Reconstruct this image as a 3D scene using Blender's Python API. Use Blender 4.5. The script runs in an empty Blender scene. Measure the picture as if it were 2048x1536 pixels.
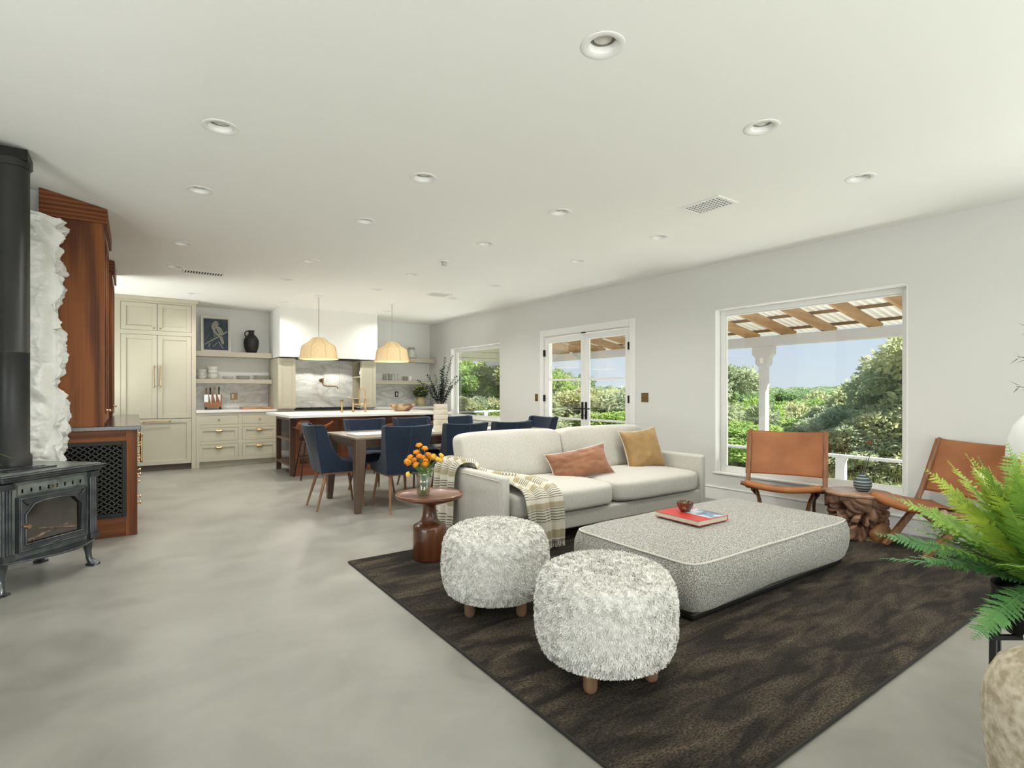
import bpy, bmesh, math, random
from mathutils import Vector, Matrix, noise
R = math.radians
scene = bpy.context.scene
col = scene.collection
random.seed(7)

# ------------------------------------------------------------------ camera
cam_d = bpy.data.cameras.new('camera')
cam = bpy.data.objects.new('camera', cam_d); col.objects.link(cam)
cam_d.sensor_width = 36.0
cam_d.lens = 1074.0 / 2048.0 * 36.0
cam_d.shift_y = 15.5 / 2048.0
cam_d.clip_end = 400
YAW = math.atan2(755.0, 1074.0)
cam.location = (0, 0, 1.22)
cam.rotation_euler = (R(90), 0, -YAW)
scene.camera = cam

# ------------------------------------------------------------------ view
scene.view_settings.view_transform = 'Standard'
scene.view_settings.look = 'None'
scene.view_settings.exposure = 0.46
scene.view_settings.gamma = 1.0
scene.view_settings.use_curve_mapping = False

# ------------------------------------------------------------------ sky
world = bpy.data.worlds.new('sky'); scene.world = world
world.use_nodes = True
wn = world.node_tree; wn.nodes.clear()
tc = wn.nodes.new('ShaderNodeTexCoord'); sp = wn.nodes.new('ShaderNodeSeparateXYZ')
cr = wn.nodes.new('ShaderNodeValToRGB'); bg = wn.nodes.new('ShaderNodeBackground')
wo = wn.nodes.new('ShaderNodeOutputWorld')
wn.links.new(tc.outputs['Generated'], sp.inputs[0]); wn.links.new(sp.outputs['Z'], cr.inputs[0])
wn.links.new(cr.outputs[0], bg.inputs[0]); wn.links.new(bg.outputs[0], wo.inputs[0])
e = cr.color_ramp.elements
e[0].position = 0.0; e[0].color = (0.72, 0.80, 0.88, 1)
e[1].position = 0.6; e[1].color = (0.42, 0.60, 0.88, 1)
m_ = cr.color_ramp.elements.new(0.12); m_.color = (0.62, 0.74, 0.90, 1)
bg.inputs[1].default_value = 0.76

def light(name, kind, loc, rot, energy, size=None, color=(1, 1, 1)):
    d = bpy.data.lights.new(name, kind); o = bpy.data.objects.new(name, d); col.objects.link(o)
    o.location = loc; o.rotation_euler = rot; d.energy = energy; d.color = color
    if kind == 'AREA':
        d.shape = 'RECTANGLE'; d.size, d.size_y = size
    return o
sun = light('sun', 'SUN', (0, 0, 20), (R(48.7), 0, R(37)), 11.0, color=(1, 0.95, 0.87))
sun.data.angle = R(1.0)
# area lights added out of view to stand in for daylight and ground bounce
DAY_FILL = (0.985, 1.0, 0.96); GND_FILL = (0.99, 1.0, 0.935)
light('fill_rear_a', 'AREA', (0.2, -3.55, 0.6), (R(142), 0, 0), 135, (2.6, 1.1), GND_FILL)
light('fill_rear_b', 'AREA', (3.6, -3.55, 0.6), (R(142), 0, 0), 65, (2.2, 1.1), GND_FILL)
light('fill_left', 'AREA', (-3.6, 0.6, 0.6), (R(138), 0, R(-90)), 85, (3.6, 1.1), GND_FILL)
light('fill_right', 'AREA', (5.95, -1.0, 0.9), (R(115), 0, R(90)), 50, (2.4, 1.5), DAY_FILL)
light('fill_large_window', 'AREA', (6.15, 2.75, -0.12), (R(135), 0, R(90)), 26, (1.8, 0.5), DAY_FILL)  # this and the next two: added low lights in place of deck bounce
light('fill_doors', 'AREA', (6.15, 5.8, -0.15), (R(130), 0, R(90)), 34, (1.8, 0.6), DAY_FILL)
light('fill_far_window', 'AREA', (6.1, 8.8, 0.1), (R(130), 0, R(90)), 34, (1.7, 0.6), DAY_FILL)
light('fill_kitchen', 'AREA', (-1.5, 9.0, 0.9), (R(122), 0, R(-100)), 45, (1.0, 0.9), GND_FILL)  # added light behind an unseen opening, brightens the kitchen

# ------------------------------------------------------------------ materials
MATS = {}
def N(nt, t, **kw):
    n = nt.nodes.new(t)
    for k, v in kw.items(): setattr(n, k, v)
    return n
def mat(name, c, rough=0.6, metal=0.0, c2=None, scale=5.0, stretch=(1, 1, 1), bump=0.0, bscale=None,
        detail=4.0, spec=0.5, sheen=0.0, coat=0.0, lo=0.35, hi=0.65, distort=0.0, kind='noise', bdist=0.01, trans=0.0, coords='Object'):
    m = bpy.data.materials.new(name); m.use_nodes = True
    nt = m.node_tree; b = nt.nodes['Principled BSDF']
    b.inputs['Base Color'].default_value = (*c, 1)
    b.inputs['Roughness'].default_value = rough; b.inputs['Metallic'].default_value = metal
    b.inputs['Specular IOR Level'].default_value = spec
    if sheen: b.inputs['Sheen Weight'].default_value = sheen
    if coat: b.inputs['Coat Weight'].default_value = coat; b.inputs['Coat Roughness'].default_value = 0.1
    t = N(nt, 'ShaderNodeTexCoord'); mp = N(nt, 'ShaderNodeMapping')
    nt.links.new(t.outputs[coords], mp.inputs[0]); mp.inputs['Scale'].default_value = stretch
    if c2 is not None:
        if kind == 'noise':
            x = N(nt, 'ShaderNodeTexNoise'); x.inputs['Scale'].default_value = scale
            x.inputs['Detail'].default_value = detail; x.inputs['Distortion'].default_value = distort
            fac = x.outputs[0]
        elif kind == 'wave':
            x = N(nt, 'ShaderNodeTexWave'); x.bands_direction = 'Z'; x.inputs['Scale'].default_value = scale
            x.inputs['Distortion'].default_value = distort; x.inputs['Detail'].default_value = detail
            fac = x.outputs['Fac']
        else:
            x = N(nt, 'ShaderNodeTexVoronoi'); x.inputs['Scale'].default_value = scale
            fac = x.outputs['Distance']
        nt.links.new(mp.outputs[0], x.inputs['Vector'])
        r = N(nt, 'ShaderNodeValToRGB')
        r.color_ramp.elements[0].position = lo; r.color_ramp.elements[0].color = (*c, 1)
        r.color_ramp.elements[1].position = hi; r.color_ramp.elements[1].color = (*c2, 1)
        nt.links.new(fac, r.inputs[0]); nt.links.new(r.outputs[0], b.inputs['Base Color'])
    if bump:
        y = N(nt, 'ShaderNodeTexNoise'); y.inputs['Scale'].default_value = bscale or scale
        y.inputs['Detail'].default_value = 3
        nt.links.new(mp.outputs[0], y.inputs['Vector'])
        bp = N(nt, 'ShaderNodeBump'); bp.inputs['Strength'].default_value = bump; bp.inputs['Distance'].default_value = bdist
        nt.links.new(y.outputs[0], bp.inputs['Height']); nt.links.new(bp.outputs[0], b.inputs['Normal'])
    MATS[name] = m
    return m
def wood(name, a, b_, axis='Z', scale=14, rough=0.4, coat=0.1):
    st = {'Z': (1, 1, 0.06), 'X': (0.06, 1, 1), 'Y': (1, 0.06, 1)}[axis]
    return mat(name, a, rough, c2=b_, scale=scale, stretch=st, detail=6, distort=1.2, lo=0.3, hi=0.7, bump=0.12, bscale=60, bdist=0.002, coat=coat)
def glassy(name, tint=(1, 1, 1), fac=0.06, rough=0.0):
    m = bpy.data.materials.new(name); m.use_nodes = True; nt = m.node_tree; nt.nodes.clear()
    o = N(nt, 'ShaderNodeOutputMaterial'); mx = N(nt, 'ShaderNodeMixShader')
    t = N(nt, 'ShaderNodeBsdfTransparent'); g = N(nt, 'ShaderNodeBsdfGlossy'); lw = N(nt, 'ShaderNodeLayerWeight')
    t.inputs[0].default_value = (*tint, 1); g.inputs['Roughness'].default_value = rough
    lw.inputs[0].default_value = 0.25
    ml = N(nt, 'ShaderNodeMath', operation='MULTIPLY_ADD'); ml.inputs[1].default_value = 0.45; ml.inputs[2].default_value = fac
    nt.links.new(lw.outputs['Facing'], ml.inputs[0])
    nt.links.new(ml.outputs[0], mx.inputs[0]); nt.links.new(t.outputs[0], mx.inputs[1]); nt.links.new(g.outputs[0], mx.inputs[2])
    nt.links.new(mx.outputs[0], o.inputs[0]); return m

wallm = mat('wall_paint', (0.70, 0.705, 0.675), 0.85, spec=0.2)
lit_wall_paint = mat('wall_paint_lit', (0.84, 0.845, 0.815), 0.85, spec=0.2)  # wall paint made lighter to put brighter light on hood and back wall
ceilm = mat('ceiling_paint', (0.88, 0.885, 0.85), 0.9, spec=0.2)
trimm = mat('white_trim', (0.84, 0.84, 0.82), 0.45)
vinyl = mat('window_vinyl', (0.80, 0.81, 0.78), 0.4)
sage = mat('sage_cabinet', (0.50, 0.47, 0.37), 0.45, c2=(0.52, 0.49, 0.385), scale=3)
gapm = mat('shadow_gap_black', (0.006, 0.005, 0.004), 0.9, spec=0.1)  # near-black that stands in for shade in gaps, slots and voids
toem = mat('toe_kick_dark', (0.12, 0.10, 0.08), 0.6)
brass = mat('brass', (0.50, 0.35, 0.18), 0.30, 1.0)
darkbrass = mat('antique_brass', (0.22, 0.15, 0.07), 0.35, 1.0)
redwood = None
islwood = wood('island_mahogany', (0.17, 0.050, 0.018), (0.29, 0.095, 0.036), 'X', 5, 0.45)
walnut = wood('walnut', (0.075, 0.026, 0.012), (0.19, 0.070, 0.031), 'X', 8, 0.35, 0.3)
walnutz = wood('walnut_turned', (0.065, 0.022, 0.010), (0.17, 0.060, 0.026), 'Z', 9, 0.28, 0.4)
tablew = wood('table_dark_walnut', (0.075, 0.045, 0.030), (0.14, 0.088, 0.06), 'Z', 8, 0.45)
tabletopw = wood('table_top_wood', (0.13, 0.095, 0.07), (0.22, 0.17, 0.13), 'X', 6, 0.3)
legw = wood('chair_leg_wood', (0.16, 0.075, 0.035), (0.30, 0.15, 0.075), 'Z', 14, 0.45)
stoolw = wood('stool_leg_wood', (0.12, 0.065, 0.035), (0.24, 0.14, 0.075), 'Z', 14, 0.5)
shelfw = mat('greige_shelf', (0.50, 0.46, 0.36), 0.5)
blackgran = mat('black_granite', (0.010, 0.011, 0.010), 0.16, spec=0.3, c2=(0.03, 0.03, 0.028), scale=60)
quartz = mat('white_quartz', (0.80, 0.80, 0.77), 0.2, c2=(0.74, 0.74, 0.72), scale=3)
blackmetal = mat('black_metal', (0.018, 0.018, 0.016), 0.45, 0.6)
pipem = mat('matte_black_pipe', (0.022, 0.023, 0.022), 0.42, 0.3, c2=(0.03, 0.03, 0.028), scale=3)
iron = mat('enamel_iron', (0.055, 0.06, 0.068), 0.25, 0.75, c2=(0.13, 0.14, 0.15), scale=9, bump=0.1)
slate = mat('soapstone', (0.085, 0.10, 0.09), 0.28, c2=(0.19, 0.21, 0.195), scale=7, detail=8, distort=1.5)
navy = mat('navy_fabric', (0.009, 0.018, 0.036), 0.85, spec=0.25, c2=(0.016, 0.028, 0.052), scale=90, bump=0.25, bscale=400, bdist=0.002, sheen=0.12)
linen = mat('oatmeal_linen', (0.46, 0.445, 0.395), 0.9, c2=(0.53, 0.515, 0.46), scale=120, stretch=(1, 1, 0.25), bump=0.3, bscale=500, bdist=0.002, sheen=0.15)
leather = mat('tan_leather', (0.27, 0.088, 0.022), 0.45, c2=(0.37, 0.135, 0.040), scale=4, bump=0.1, bscale=250, bdist=0.001)
chairw = wood('sling_chair_wood', (0.15, 0.06, 0.025), (0.30, 0.14, 0.06), 'Z', 12, 0.4)
rust = mat('rust_velvet', (0.20, 0.072, 0.026), 0.7, c2=(0.27, 0.105, 0.042), scale=7, sheen=0.5, bump=0.2, bscale=14, bdist=0.01)
ochre = mat('ochre_sateen', (0.27, 0.155, 0.045), 0.42, c2=(0.34, 0.20, 0.065), scale=6, sheen=0.3, bump=0.15, bscale=12, bdist=0.01)
piping = mat('cream_piping', (0.66, 0.62, 0.52), 0.9)
white_cer = mat('white_ceramic', (0.78, 0.78, 0.74), 0.25)
black_cer = mat('black_ceramic', (0.012, 0.011, 0.010), 0.45)
shadem = mat('shade_linen', (0.66, 0.49, 0.27), 0.85, c2=(0.72, 0.55, 0.32), scale=60, bump=0.2, bscale=200)
glassm = glassy('window_glass', (0.97, 0.985, 0.97), 0.02)
jarglass = glassy('jar_glass', (0.965, 0.98, 0.965), 0.06)
waterm = glassy('tinted_water', (0.80, 0.82, 0.62), 0.08)
steel = mat('brushed_steel', (0.55, 0.55, 0.53), 0.3, 1.0)
chrome = mat('nickel', (0.7, 0.7, 0.68), 0.12, 1.0)
lampw = mat('white_enamel', (0.78, 0.79, 0.76), 0.22, spec=0.6)
greenleaf = mat('bright_leaf', (0.12, 0.26, 0.03), 0.45)
greystem = mat('grey_stem', (0.10, 0.09, 0.06), 0.7)
beam_white = mat('porch_white_paint', (0.60, 0.60, 0.63), 0.6)
rafterm = wood('rafter_pine', (0.30, 0.17, 0.075), (0.52, 0.34, 0.18), 'X', 5, 0.7, 0)
purlinm = wood('purlin_pine', (0.13, 0.08, 0.04), (0.24, 0.15, 0.08), 'Y', 5, 0.8, 0)

def oak(name, a, b_, axis='Z'):
    m = mat(name, a, 0.5, spec=0.3); nt = m.node_tree; b = nt.nodes['Principled BSDF']
    t = N(nt, 'ShaderNodeTexCoord'); mp = N(nt, 'ShaderNodeMapping'); mp.inputs['Scale'].default_value = (1, 1, 0.085) if axis == 'Z' else (0.085, 1, 1)
    nt.links.new(t.outputs['Object'], mp.inputs[0])
    w = N(nt, 'ShaderNodeTexWave'); w.wave_type = 'RINGS'; w.rings_direction = 'SPHERICAL'; w.inputs['Scale'].default_value = 9.0; w.inputs['Distortion'].default_value = 2.2; w.inputs['Detail'].default_value = 3; w.inputs['Detail Scale'].default_value = 1.4
    mp2 = N(nt, 'ShaderNodeMapping'); mp2.inputs['Scale'].default_value = (1, 1, 0.02) if axis == 'Z' else (0.02, 1, 1); nt.links.new(t.outputs['Object'], mp2.inputs[0])
    n_ = N(nt, 'ShaderNodeTexNoise'); n_.inputs['Scale'].default_value = 90; n_.inputs['Detail'].default_value = 4
    nt.links.new(mp.outputs[0], w.inputs['Vector']); nt.links.new(mp2.outputs[0], n_.inputs['Vector'])
    mx = N(nt, 'ShaderNodeMath', operation='MULTIPLY_ADD'); mx.inputs[1].default_value = 0.55; sc = N(nt, 'ShaderNodeMath', operation='MULTIPLY'); sc.inputs[1].default_value = 0.45
    nt.links.new(w.outputs['Fac'], sc.inputs[0]); nt.links.new(n_.outputs[0], mx.inputs[0]); nt.links.new(sc.outputs[0], mx.inputs[2])
    r = N(nt, 'ShaderNodeValToRGB'); r.color_ramp.elements[0].position = 0.25; r.color_ramp.elements[0].color = (*a, 1); r.color_ramp.elements[1].position = 0.72; r.color_ramp.elements[1].color = (*b_, 1)
    nt.links.new(mx.outputs[0], r.inputs[0]); nt.links.new(r.outputs[0], b.inputs['Base Color']); return m

# ------------------------------------------------------------------ mesh builder
class MB:
    def __init__(s, t=None, off=None):
        s.v = []; s.f = []; s.uv = None
        s.o = Vector(off) if off is not None else (t.location.copy() if t is not None else Vector((0, 0, 0)))
    def add(s, vs, fs):
        n = len(s.v); s.v += [Vector(p) - s.o for p in vs]; s.f += [tuple(i + n for i in f) for f in fs]; return s
    def box(s, x0, y0, z0, x1, y1, z1, M=None):
        vs = [Vector((x, y, z)) for z in (z0, z1) for y in (y0, y1) for x in (x0, x1)]
        if M: vs = [M @ p for p in vs]
        return s.add(vs, [(0, 2, 3, 1), (4, 5, 7, 6), (0, 1, 5, 4), (2, 6, 7, 3), (0, 4, 6, 2), (1, 3, 7, 5)])
    def bar(s, p0, p1, w, h, w1=None, h1=None, up=(0, 0, 1)):
        p0, p1 = Vector(p0), Vector(p1); d = (p1 - p0).normalized(); u = Vector(up)
        if abs(d.dot(u)) > 0.98: u = Vector((0, 1, 0))
        x = d.cross(u).normalized(); y = x.cross(d).normalized(); w1 = w1 or w; h1 = h1 or h
        vs = [p + x * a * ww / 2 + y * b * hh / 2 for p, ww, hh in ((p0, w, h), (p1, w1, h1)) for a, b in ((-1, -1), (1, -1), (1, 1), (-1, 1))]
        return s.add(vs, [(0, 1, 2, 3), (7, 6, 5, 4), (0, 4, 5, 1), (1, 5, 6, 2), (2, 6, 7, 3), (3, 7, 4, 0)])
    def tube(s, pts, rad, n=10, cap=True):
        pts = [Vector(p) for p in pts]; k = len(pts)
        rad = rad if hasattr(rad, '__len__') else [rad] * k
        vs = []; prev = None
        for i, p in enumerate(pts):
            d = (pts[min(i + 1, k - 1)] - pts[max(i - 1, 0)]).normalized()
            if prev is None:
                u = Vector((0, 0, 1)) if abs(d.z) < 0.9 else Vector((1, 0, 0)); x = d.cross(u).normalized()
            else:
                x = (prev - d * prev.dot(d))
                x = x.normalized() if x.length > 1e-6 else prev
            prev = x; y = d.cross(x)
            vs += [p + (x * math.cos(a) + y * math.sin(a)) * rad[i] for a in [2 * math.pi * j / n for j in range(n)]]
        fs = [(i * n + j, i * n + (j + 1) % n, (i + 1) * n + (j + 1) % n, (i + 1) * n + j) for i in range(k - 1) for j in range(n)]
        if cap: fs += [tuple(reversed(range(n))), tuple((k - 1) * n + j for j in range(n))]
        return s.add(vs, fs)
    def cyl(s, p0, p1, r0, r1=None, n=16): return s.tube([p0, p1], [r0, r1 if r1 is not None else r0], n)
    def lathe(s, prof, c=(0, 0, 0), n=32, closed=False, wob=None):
        vs = []; k = len(prof)
        for r, z in prof:
            for j in range(n):
                a = 2 * math.pi * j / n; rr = max(r, 0.0004)
                if wob: rr *= wob(a, z)
                vs.append((c[0] + rr * math.cos(a), c[1] + rr * math.sin(a), c[2] + z))
        fs = [(i * n + j, i * n + (j + 1) % n, (i + 1) * n + (j + 1) % n, (i + 1) * n + j) for i in range(k - 1) for j in range(n)]
        if closed: fs += [tuple(reversed(range(n))), tuple((k - 1) * n + j for j in range(n))]
        return s.add(vs, fs)
    def prism(s, poly, axis, a0, a1, fn=None):
        def P(u, v, a): return {'X': (a, u, v), 'Y': (u, a, v), 'Z': (u, v, a)}[axis]
        n = len(poly)
        vs = [P(u, v, a) for a in (a0, a1) for u, v in poly]
        if fn: vs = [fn(Vector(p)) for p in vs]
        return s.add(vs, [tuple(reversed(range(n))), tuple(range(n, 2 * n))] + [(i, (i + 1) % n, n + (i + 1) % n, n + i) for i in range(n)])
    def grid(s, fn, nu, nv):
        vs = [fn(i / nu, j / nv) for i in range(nu + 1) for j in range(nv + 1)]
        return s.add(vs, [(i * (nv + 1) + j, (i + 1) * (nv + 1) + j, (i + 1) * (nv + 1) + j + 1, i * (nv + 1) + j + 1) for i in range(nu) for j in range(nv)])
    def puff(s, c, h, p=6, n=14, fn=None, pz=None):
        "rounded box: a cube pushed to a superellipsoid"
        vs = []; fs = []
        for ax in range(3):
            for sg in (-1, 1):
                b = len(vs)
                for i in range(n + 1):
                    for j in range(n + 1):
                        q = [0, 0, 0]; q[ax] = sg; u = math.sin((2 * i / n - 1) * math.pi / 2); v = math.sin((2 * j / n - 1) * math.pi / 2)
                        q[(ax + 1) % 3] = u; q[(ax + 2) % 3] = v
                        L = (abs(q[0]) ** p + abs(q[1]) ** p + abs(q[2]) ** p) ** (1 / p)
                        w = Vector((q[0] / L * h[0], q[1] / L * h[1], q[2] / L * h[2]))
                        if fn: w = fn(w)
                        vs.append(w + Vector(c))
                for i in range(n):
                    for j in range(n):
                        a = b + i * (n + 1) + j; f = (a, a + n + 1, a + n + 2, a + 1)
                        fs.append(f if sg > 0 else f[::-1])
        return s.add(vs, fs)
    def build(s, name, m, parent=None, smooth=None, bevel=0.0, seg=2, sub=0, merge=False, label=None):
        me = bpy.data.meshes.new(name); me.from_pydata([tuple(p) for p in s.v], [], s.f); me.update()
        if merge:
            bm = bmesh.new(); bm.from_mesh(me); bmesh.ops.remove_doubles(bm, verts=bm.verts, dist=1e-5)
            bmesh.ops.recalc_face_normals(bm, faces=bm.faces); bm.to_mesh(me); bm.free()
        me.materials.append(m)
        if smooth is not None:
            me.shade_smooth()
            if smooth < 180: me.set_sharp_from_angle(angle=R(smooth))
        o = bpy.data.objects.new(name, me); col.objects.link(o)
        if parent is not None: o.parent = parent
        else: o.location = s.o
        if bevel:
            b = o.modifiers.new('bevel', 'BEVEL'); b.width = bevel; b.segments = seg; b.limit_method = 'ANGLE'; b.angle_limit = R(40)
            b.harden_normals = True; me.shade_smooth()
        if sub:
            q = o.modifiers.new('sub', 'SUBSURF'); q.levels = sub; q.render_levels = sub
        if label: o['label'] = label
        return o

def tag(o, label=None, cat=None, group=None, kind=None):
    if label: o['label'] = label
    if cat: o['category'] = cat
    if group: o['group'] = group
    if kind: o['kind'] = kind
    return o
def thing(name, label, cat, loc=(0, 0, 0), rz=0.0, group=None):
    o = bpy.data.objects.new(name, None); col.objects.link(o); o.location = loc; o.rotation_euler = (0, 0, rz)
    o.empty_display_size = 0.1
    return tag(o, label, cat, group)
def copy_tree(o, parent=None):
    c = o.copy(); col.objects.link(c)
    if parent is not None: c.parent = parent
    for ch in list(o.children): copy_tree(ch, c)
    return c
def struct(o): o['kind'] = 'structure'; return o
L0 = (0, 0, 0)

redwood = oak('red_oak', (0.085, 0.022, 0.004), (0.235, 0.075, 0.016)); redwoodx = oak('red_oak_rail', (0.085, 0.022, 0.004), (0.205, 0.062, 0.014), 'X')
# =================================================================== ROOM
H = 2.67
def sstep(t): t = max(0, min(1, t)); return t * t * (3 - 2 * t)
def ceil_z(x, y):
    t = max(0, 0.26 - x)
    return H + 0.34 * t * t / (t + 0.5 + 0.35 * t * t) * sstep((9.2 - y) / 2.8)

def holes_wall(m, u0, u1, z0, z1, holes, put):
    us = sorted({u0, u1, *[h[0] for h in holes], *[h[1] for h in holes]})
    zs = sorted({z0, z1, *[h[2] for h in holes], *[h[3] for h in holes]})
    for i in range(len(us) - 1):
        for j in range(len(zs) - 1):
            a, b, c, d = us[i], us[i + 1], zs[j], zs[j + 1]; cu, cz = (a + b) / 2, (c + d) / 2
            if any(h[0] < cu < h[1] and h[2] < cz < h[3] for h in holes): continue
            put(m, a, b, c, d)

# right wall, in its own frame: x outward, y along the wall (y = distance past 1.5 m)
ANG = math.atan(0.02)
def wframe(o): o.location = (5.44, 1.5, 0); o.rotation_euler = (0, 0, ANG); return o
def wy(y): return y - 1.5
OPEN = {'near': (1.817, 3.670, 0.300, 2.155), 'door': (4.917, 6.700, 0.0, 2.09), 'far': (7.925, 9.676, 0.690, 2.097), 'side': (-2.30, 0.30, 0.30, 2.155)}
m = MB()
holes_wall(m, wy(-3.2), wy(10.75), -0.15, H + 0.02, [(wy(a), wy(b), c if c > 0 else -0.15, d) for a, b, c, d in OPEN.values()],
           lambda m, a, b, c, d: m.box(0, a, c, 0.16, b, d))
struct(wframe(m.build('wall_right', wallm)))

# floor
floorm = bpy.data.materials.new('polished_concrete'); floorm.use_nodes = True
nt = floorm.node_tree; b = nt.nodes['Principled BSDF']
t = N(nt, 'ShaderNodeTexCoord'); mp = N(nt, 'ShaderNodeMapping'); nt.links.new(t.outputs['Object'], mp.inputs[0])
n1 = N(nt, 'ShaderNodeTexNoise'); n1.inputs['Scale'].default_value = 0.9; n1.inputs['Detail'].default_value = 5; n1.inputs['Distortion'].default_value = 0.8; n1.inputs['Roughness'].default_value = 0.55
n2 = N(nt, 'ShaderNodeTexNoise'); n2.inputs['Scale'].default_value = 2.6; n2.inputs['Detail'].default_value = 5; n2.inputs['Distortion'].default_value = 0.7; n2.inputs['Roughness'].default_value = 0.55
nt.links.new(mp.outputs[0], n1.inputs['Vector']); nt.links.new(mp.outputs[0], n2.inputs['Vector'])
mx = N(nt, 'ShaderNodeMath', operation='MULTIPLY_ADD'); mx.inputs[1].default_value = 0.4; nt.links.new(n2.outputs[0], mx.inputs[0])
ms = N(nt, 'ShaderNodeMath', operation='MULTIPLY'); ms.inputs[1].default_value = 0.6; nt.links.new(n1.outputs[0], ms.inputs[0]); nt.links.new(ms.outputs[0], mx.inputs[2])
r = N(nt, 'ShaderNodeValToRGB'); nt.links.new(mx.outputs[0], r.inputs[0])
r.color_ramp.elements[0].position = 0.34; r.color_ramp.elements[0].color = (0.185, 0.181, 0.157, 1)
r.color_ramp.elements[1].position = 0.66; r.color_ramp.elements[1].color = (0.305, 0.298, 0.262, 1)
nt.links.new(r.outputs[0], b.inputs['Base Color'])
rr = N(nt, 'ShaderNodeMapRange'); rr.inputs[1].default_value = 0.3; rr.inputs[2].default_value = 0.7; rr.inputs[3].default_value = 0.31; rr.inputs[4].default_value = 0.42; nt.links.new(n2.outputs[0], rr.inputs[0]); nt.links.new(rr.outputs[0], b.inputs['Roughness'])
b.inputs['Specular IOR Level'].default_value = 0.45
struct(MB().box(-3.25, -3.25, -0.12, 5.72, 10.8, 0.0).build('floor', floorm))

# ceiling: a slab that rises a little towards the stove corner, with a hole for every can light
LX = [0.385, 1.605, 2.815, 4.03]
ROWS = [('nearest row', 1.62, LX[1:], ['leftmost', 'middle', 'rightmost']),
        ('second nearest row', 3.325, LX, None), ('third nearest row', 4.452, LX, None),
        ('fourth row from the camera', 6.16, LX, None), ('row just before the pendants', 7.34, LX, None),
        ('row over the kitchen counters', 9.2, [0.722, 1.98, 3.717], ['leftmost', 'middle', 'rightmost'])]
ceil = MB()
xs = [-3.25 + 0.09 * i for i in range(41)][:39] + [0.26]; ys = [-3.25 + 0.35 * i for i in range(40)] + [10.8]
for zoff, flip in ((0, True), (0.3, False)):
    nb = len(ceil.v)
    ceil.v += [Vector((x, y, (ceil_z(x, y) if zoff == 0 else 3.2))) for x in xs for y in ys]
    k = len(ys)
    for i in range(len(xs) - 1):
        for j in range(k - 1):
            f = (nb + i * k + j, nb + (i + 1) * k + j, nb + (i + 1) * k + j + 1, nb + i * k + j + 1)
            ceil.f.append(f[::-1] if flip else f)
slab = MB().box(0.26, -3.25, H, 5.66, 10.8, 3.2).build('ceiling', ceilm)
cut = MB()
for _, y, lx, _n in ROWS:
    for x in lx: cut.cyl((x, y, H - 0.05), (x, y, H + 0.1), 0.062, n=28)
cutter = cut.build('cutter', ceilm, merge=True)
bo = slab.modifiers.new('holes', 'BOOLEAN'); bo.operation = 'DIFFERENCE'; bo.object = cutter; bo.solver = 'EXACT'
bpy.context.view_layer.update()
me2 = bpy.data.meshes.new_from_object(slab.evaluated_get(bpy.context.evaluated_depsgraph_get()))
slab.modifiers.clear(); slab.data = me2
bpy.data.objects.remove(cutter)
struct(slab)
struct(ceil.build('ceiling', ceilm, smooth=180))

# other walls
m = MB(); m.box(-0.75, 10.6, 0, 5.3, 10.75, H + 0.1); struct(m.build('wall_back', lit_wall_paint))
m = MB(); holes_wall(m, 5.80, 10.75, 0, 2.95, [(8.50, 9.80, 0.9, 2.3)], lambda m, a, b, c, d: m.box(-0.77, a, c, -0.62, b, d)); struct(m.build('wall_left', wallm))  # unseen opening added for the kitchen fill light
m = MB(); m.box(-3.25, 5.72, 0, -0.62, 5.87, 3.05); struct(m.build('wall_corner', wallm))
m = MB()
holes_wall(m, -3.1, 5.87, 0, 3.05, [(-1.35, 2.6, 0.35, 2.5)], lambda m, a, b, c, d: m.box(-3.25, a, c, -3.1, b, d))  # unseen opening added to let the left fill light in
struct(m.build('wall_side', wallm))
m = MB()
holes_wall(m, -3.25, 5.72, 0, 3.05, [(-1.2, 1.6, 0.35, 2.5), (2.4, 4.8, 0.35, 2.5)], lambda m, a, b, c, d: m.box(a, -3.25, c, b, -3.1, d))  # two unseen openings added for the rear fill lights
struct(m.build('wall_rear', wallm))
m = MB(); m.box(-5.2, -5.2, 3.2, 5.6, 13.0, 3.3); struct(m.build('roof', trimm))  # unseen slab, its wide eaves added to keep sun out of the room

# baseboard of the right wall (broken at the door)
m = MB()
for a, b in ((-3.1, 4.82), (6.80, 10.6)):
    m.box(-0.016, wy(a), 0, 0.0, wy(b), 0.135); m.box(-0.022, wy(a), 0.135, 0.0, wy(b), 0.15)
struct(wframe(m.build('baseboard_right', trimm, bevel=0.003)))

# windows in the right wall
def window(n, key, lite=True):
    a, b, c, d = OPEN[key]; a, b = wy(a), wy(b)
    m = MB(); t = 0.012
    for bx in ((0, a, c, 0.10, a + t, d), (0, b - t, c, 0.10, b, d), (0, a, d - t, 0.10, b, d), (-0.012, a - 0.02, c - 0.005, 0.10, b + 0.02, c + t)):
        m.box(*bx)
    w = struct(wframe(m.build('window_%d' % n, trimm, bevel=0.002)))
    f = MB(); s = 0.055
    a2, b2, c2, d2 = a + t, b - t, c + t, d - t
    f.box(0.10, a2, c2, 0.15, a2 + s, d2); f.box(0.10, b2 - s, c2, 0.15, b2, d2)
    f.box(0.10, a2 + s, d2 - s, 0.15, b2 - s, d2); f.box(0.10, a2 + s, c2, 0.15, b2 - s, c2 + s)
    g = 0.012
    f.box(0.112, a2 + s, c2 + s, 0.14, a2 + s + g, d2 - s); f.box(0.112, b2 - s - g, c2 + s, 0.14, b2 - s, d2 - s)
    f.box(0.112, a2 + s, d2 - s - g, 0.14, b2 - s, d2 - s); f.box(0.112, a2 + s, c2 + s, 0.14, b2 - s, c2 + s + g)
    f.build('window_frame', vinyl, w, bevel=0.003)
    MB().box(0.124, a2 + s, c2 + s, 0.130, b2 - s, d2 - s).build('window_glass', glassm, w)
    return w
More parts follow.
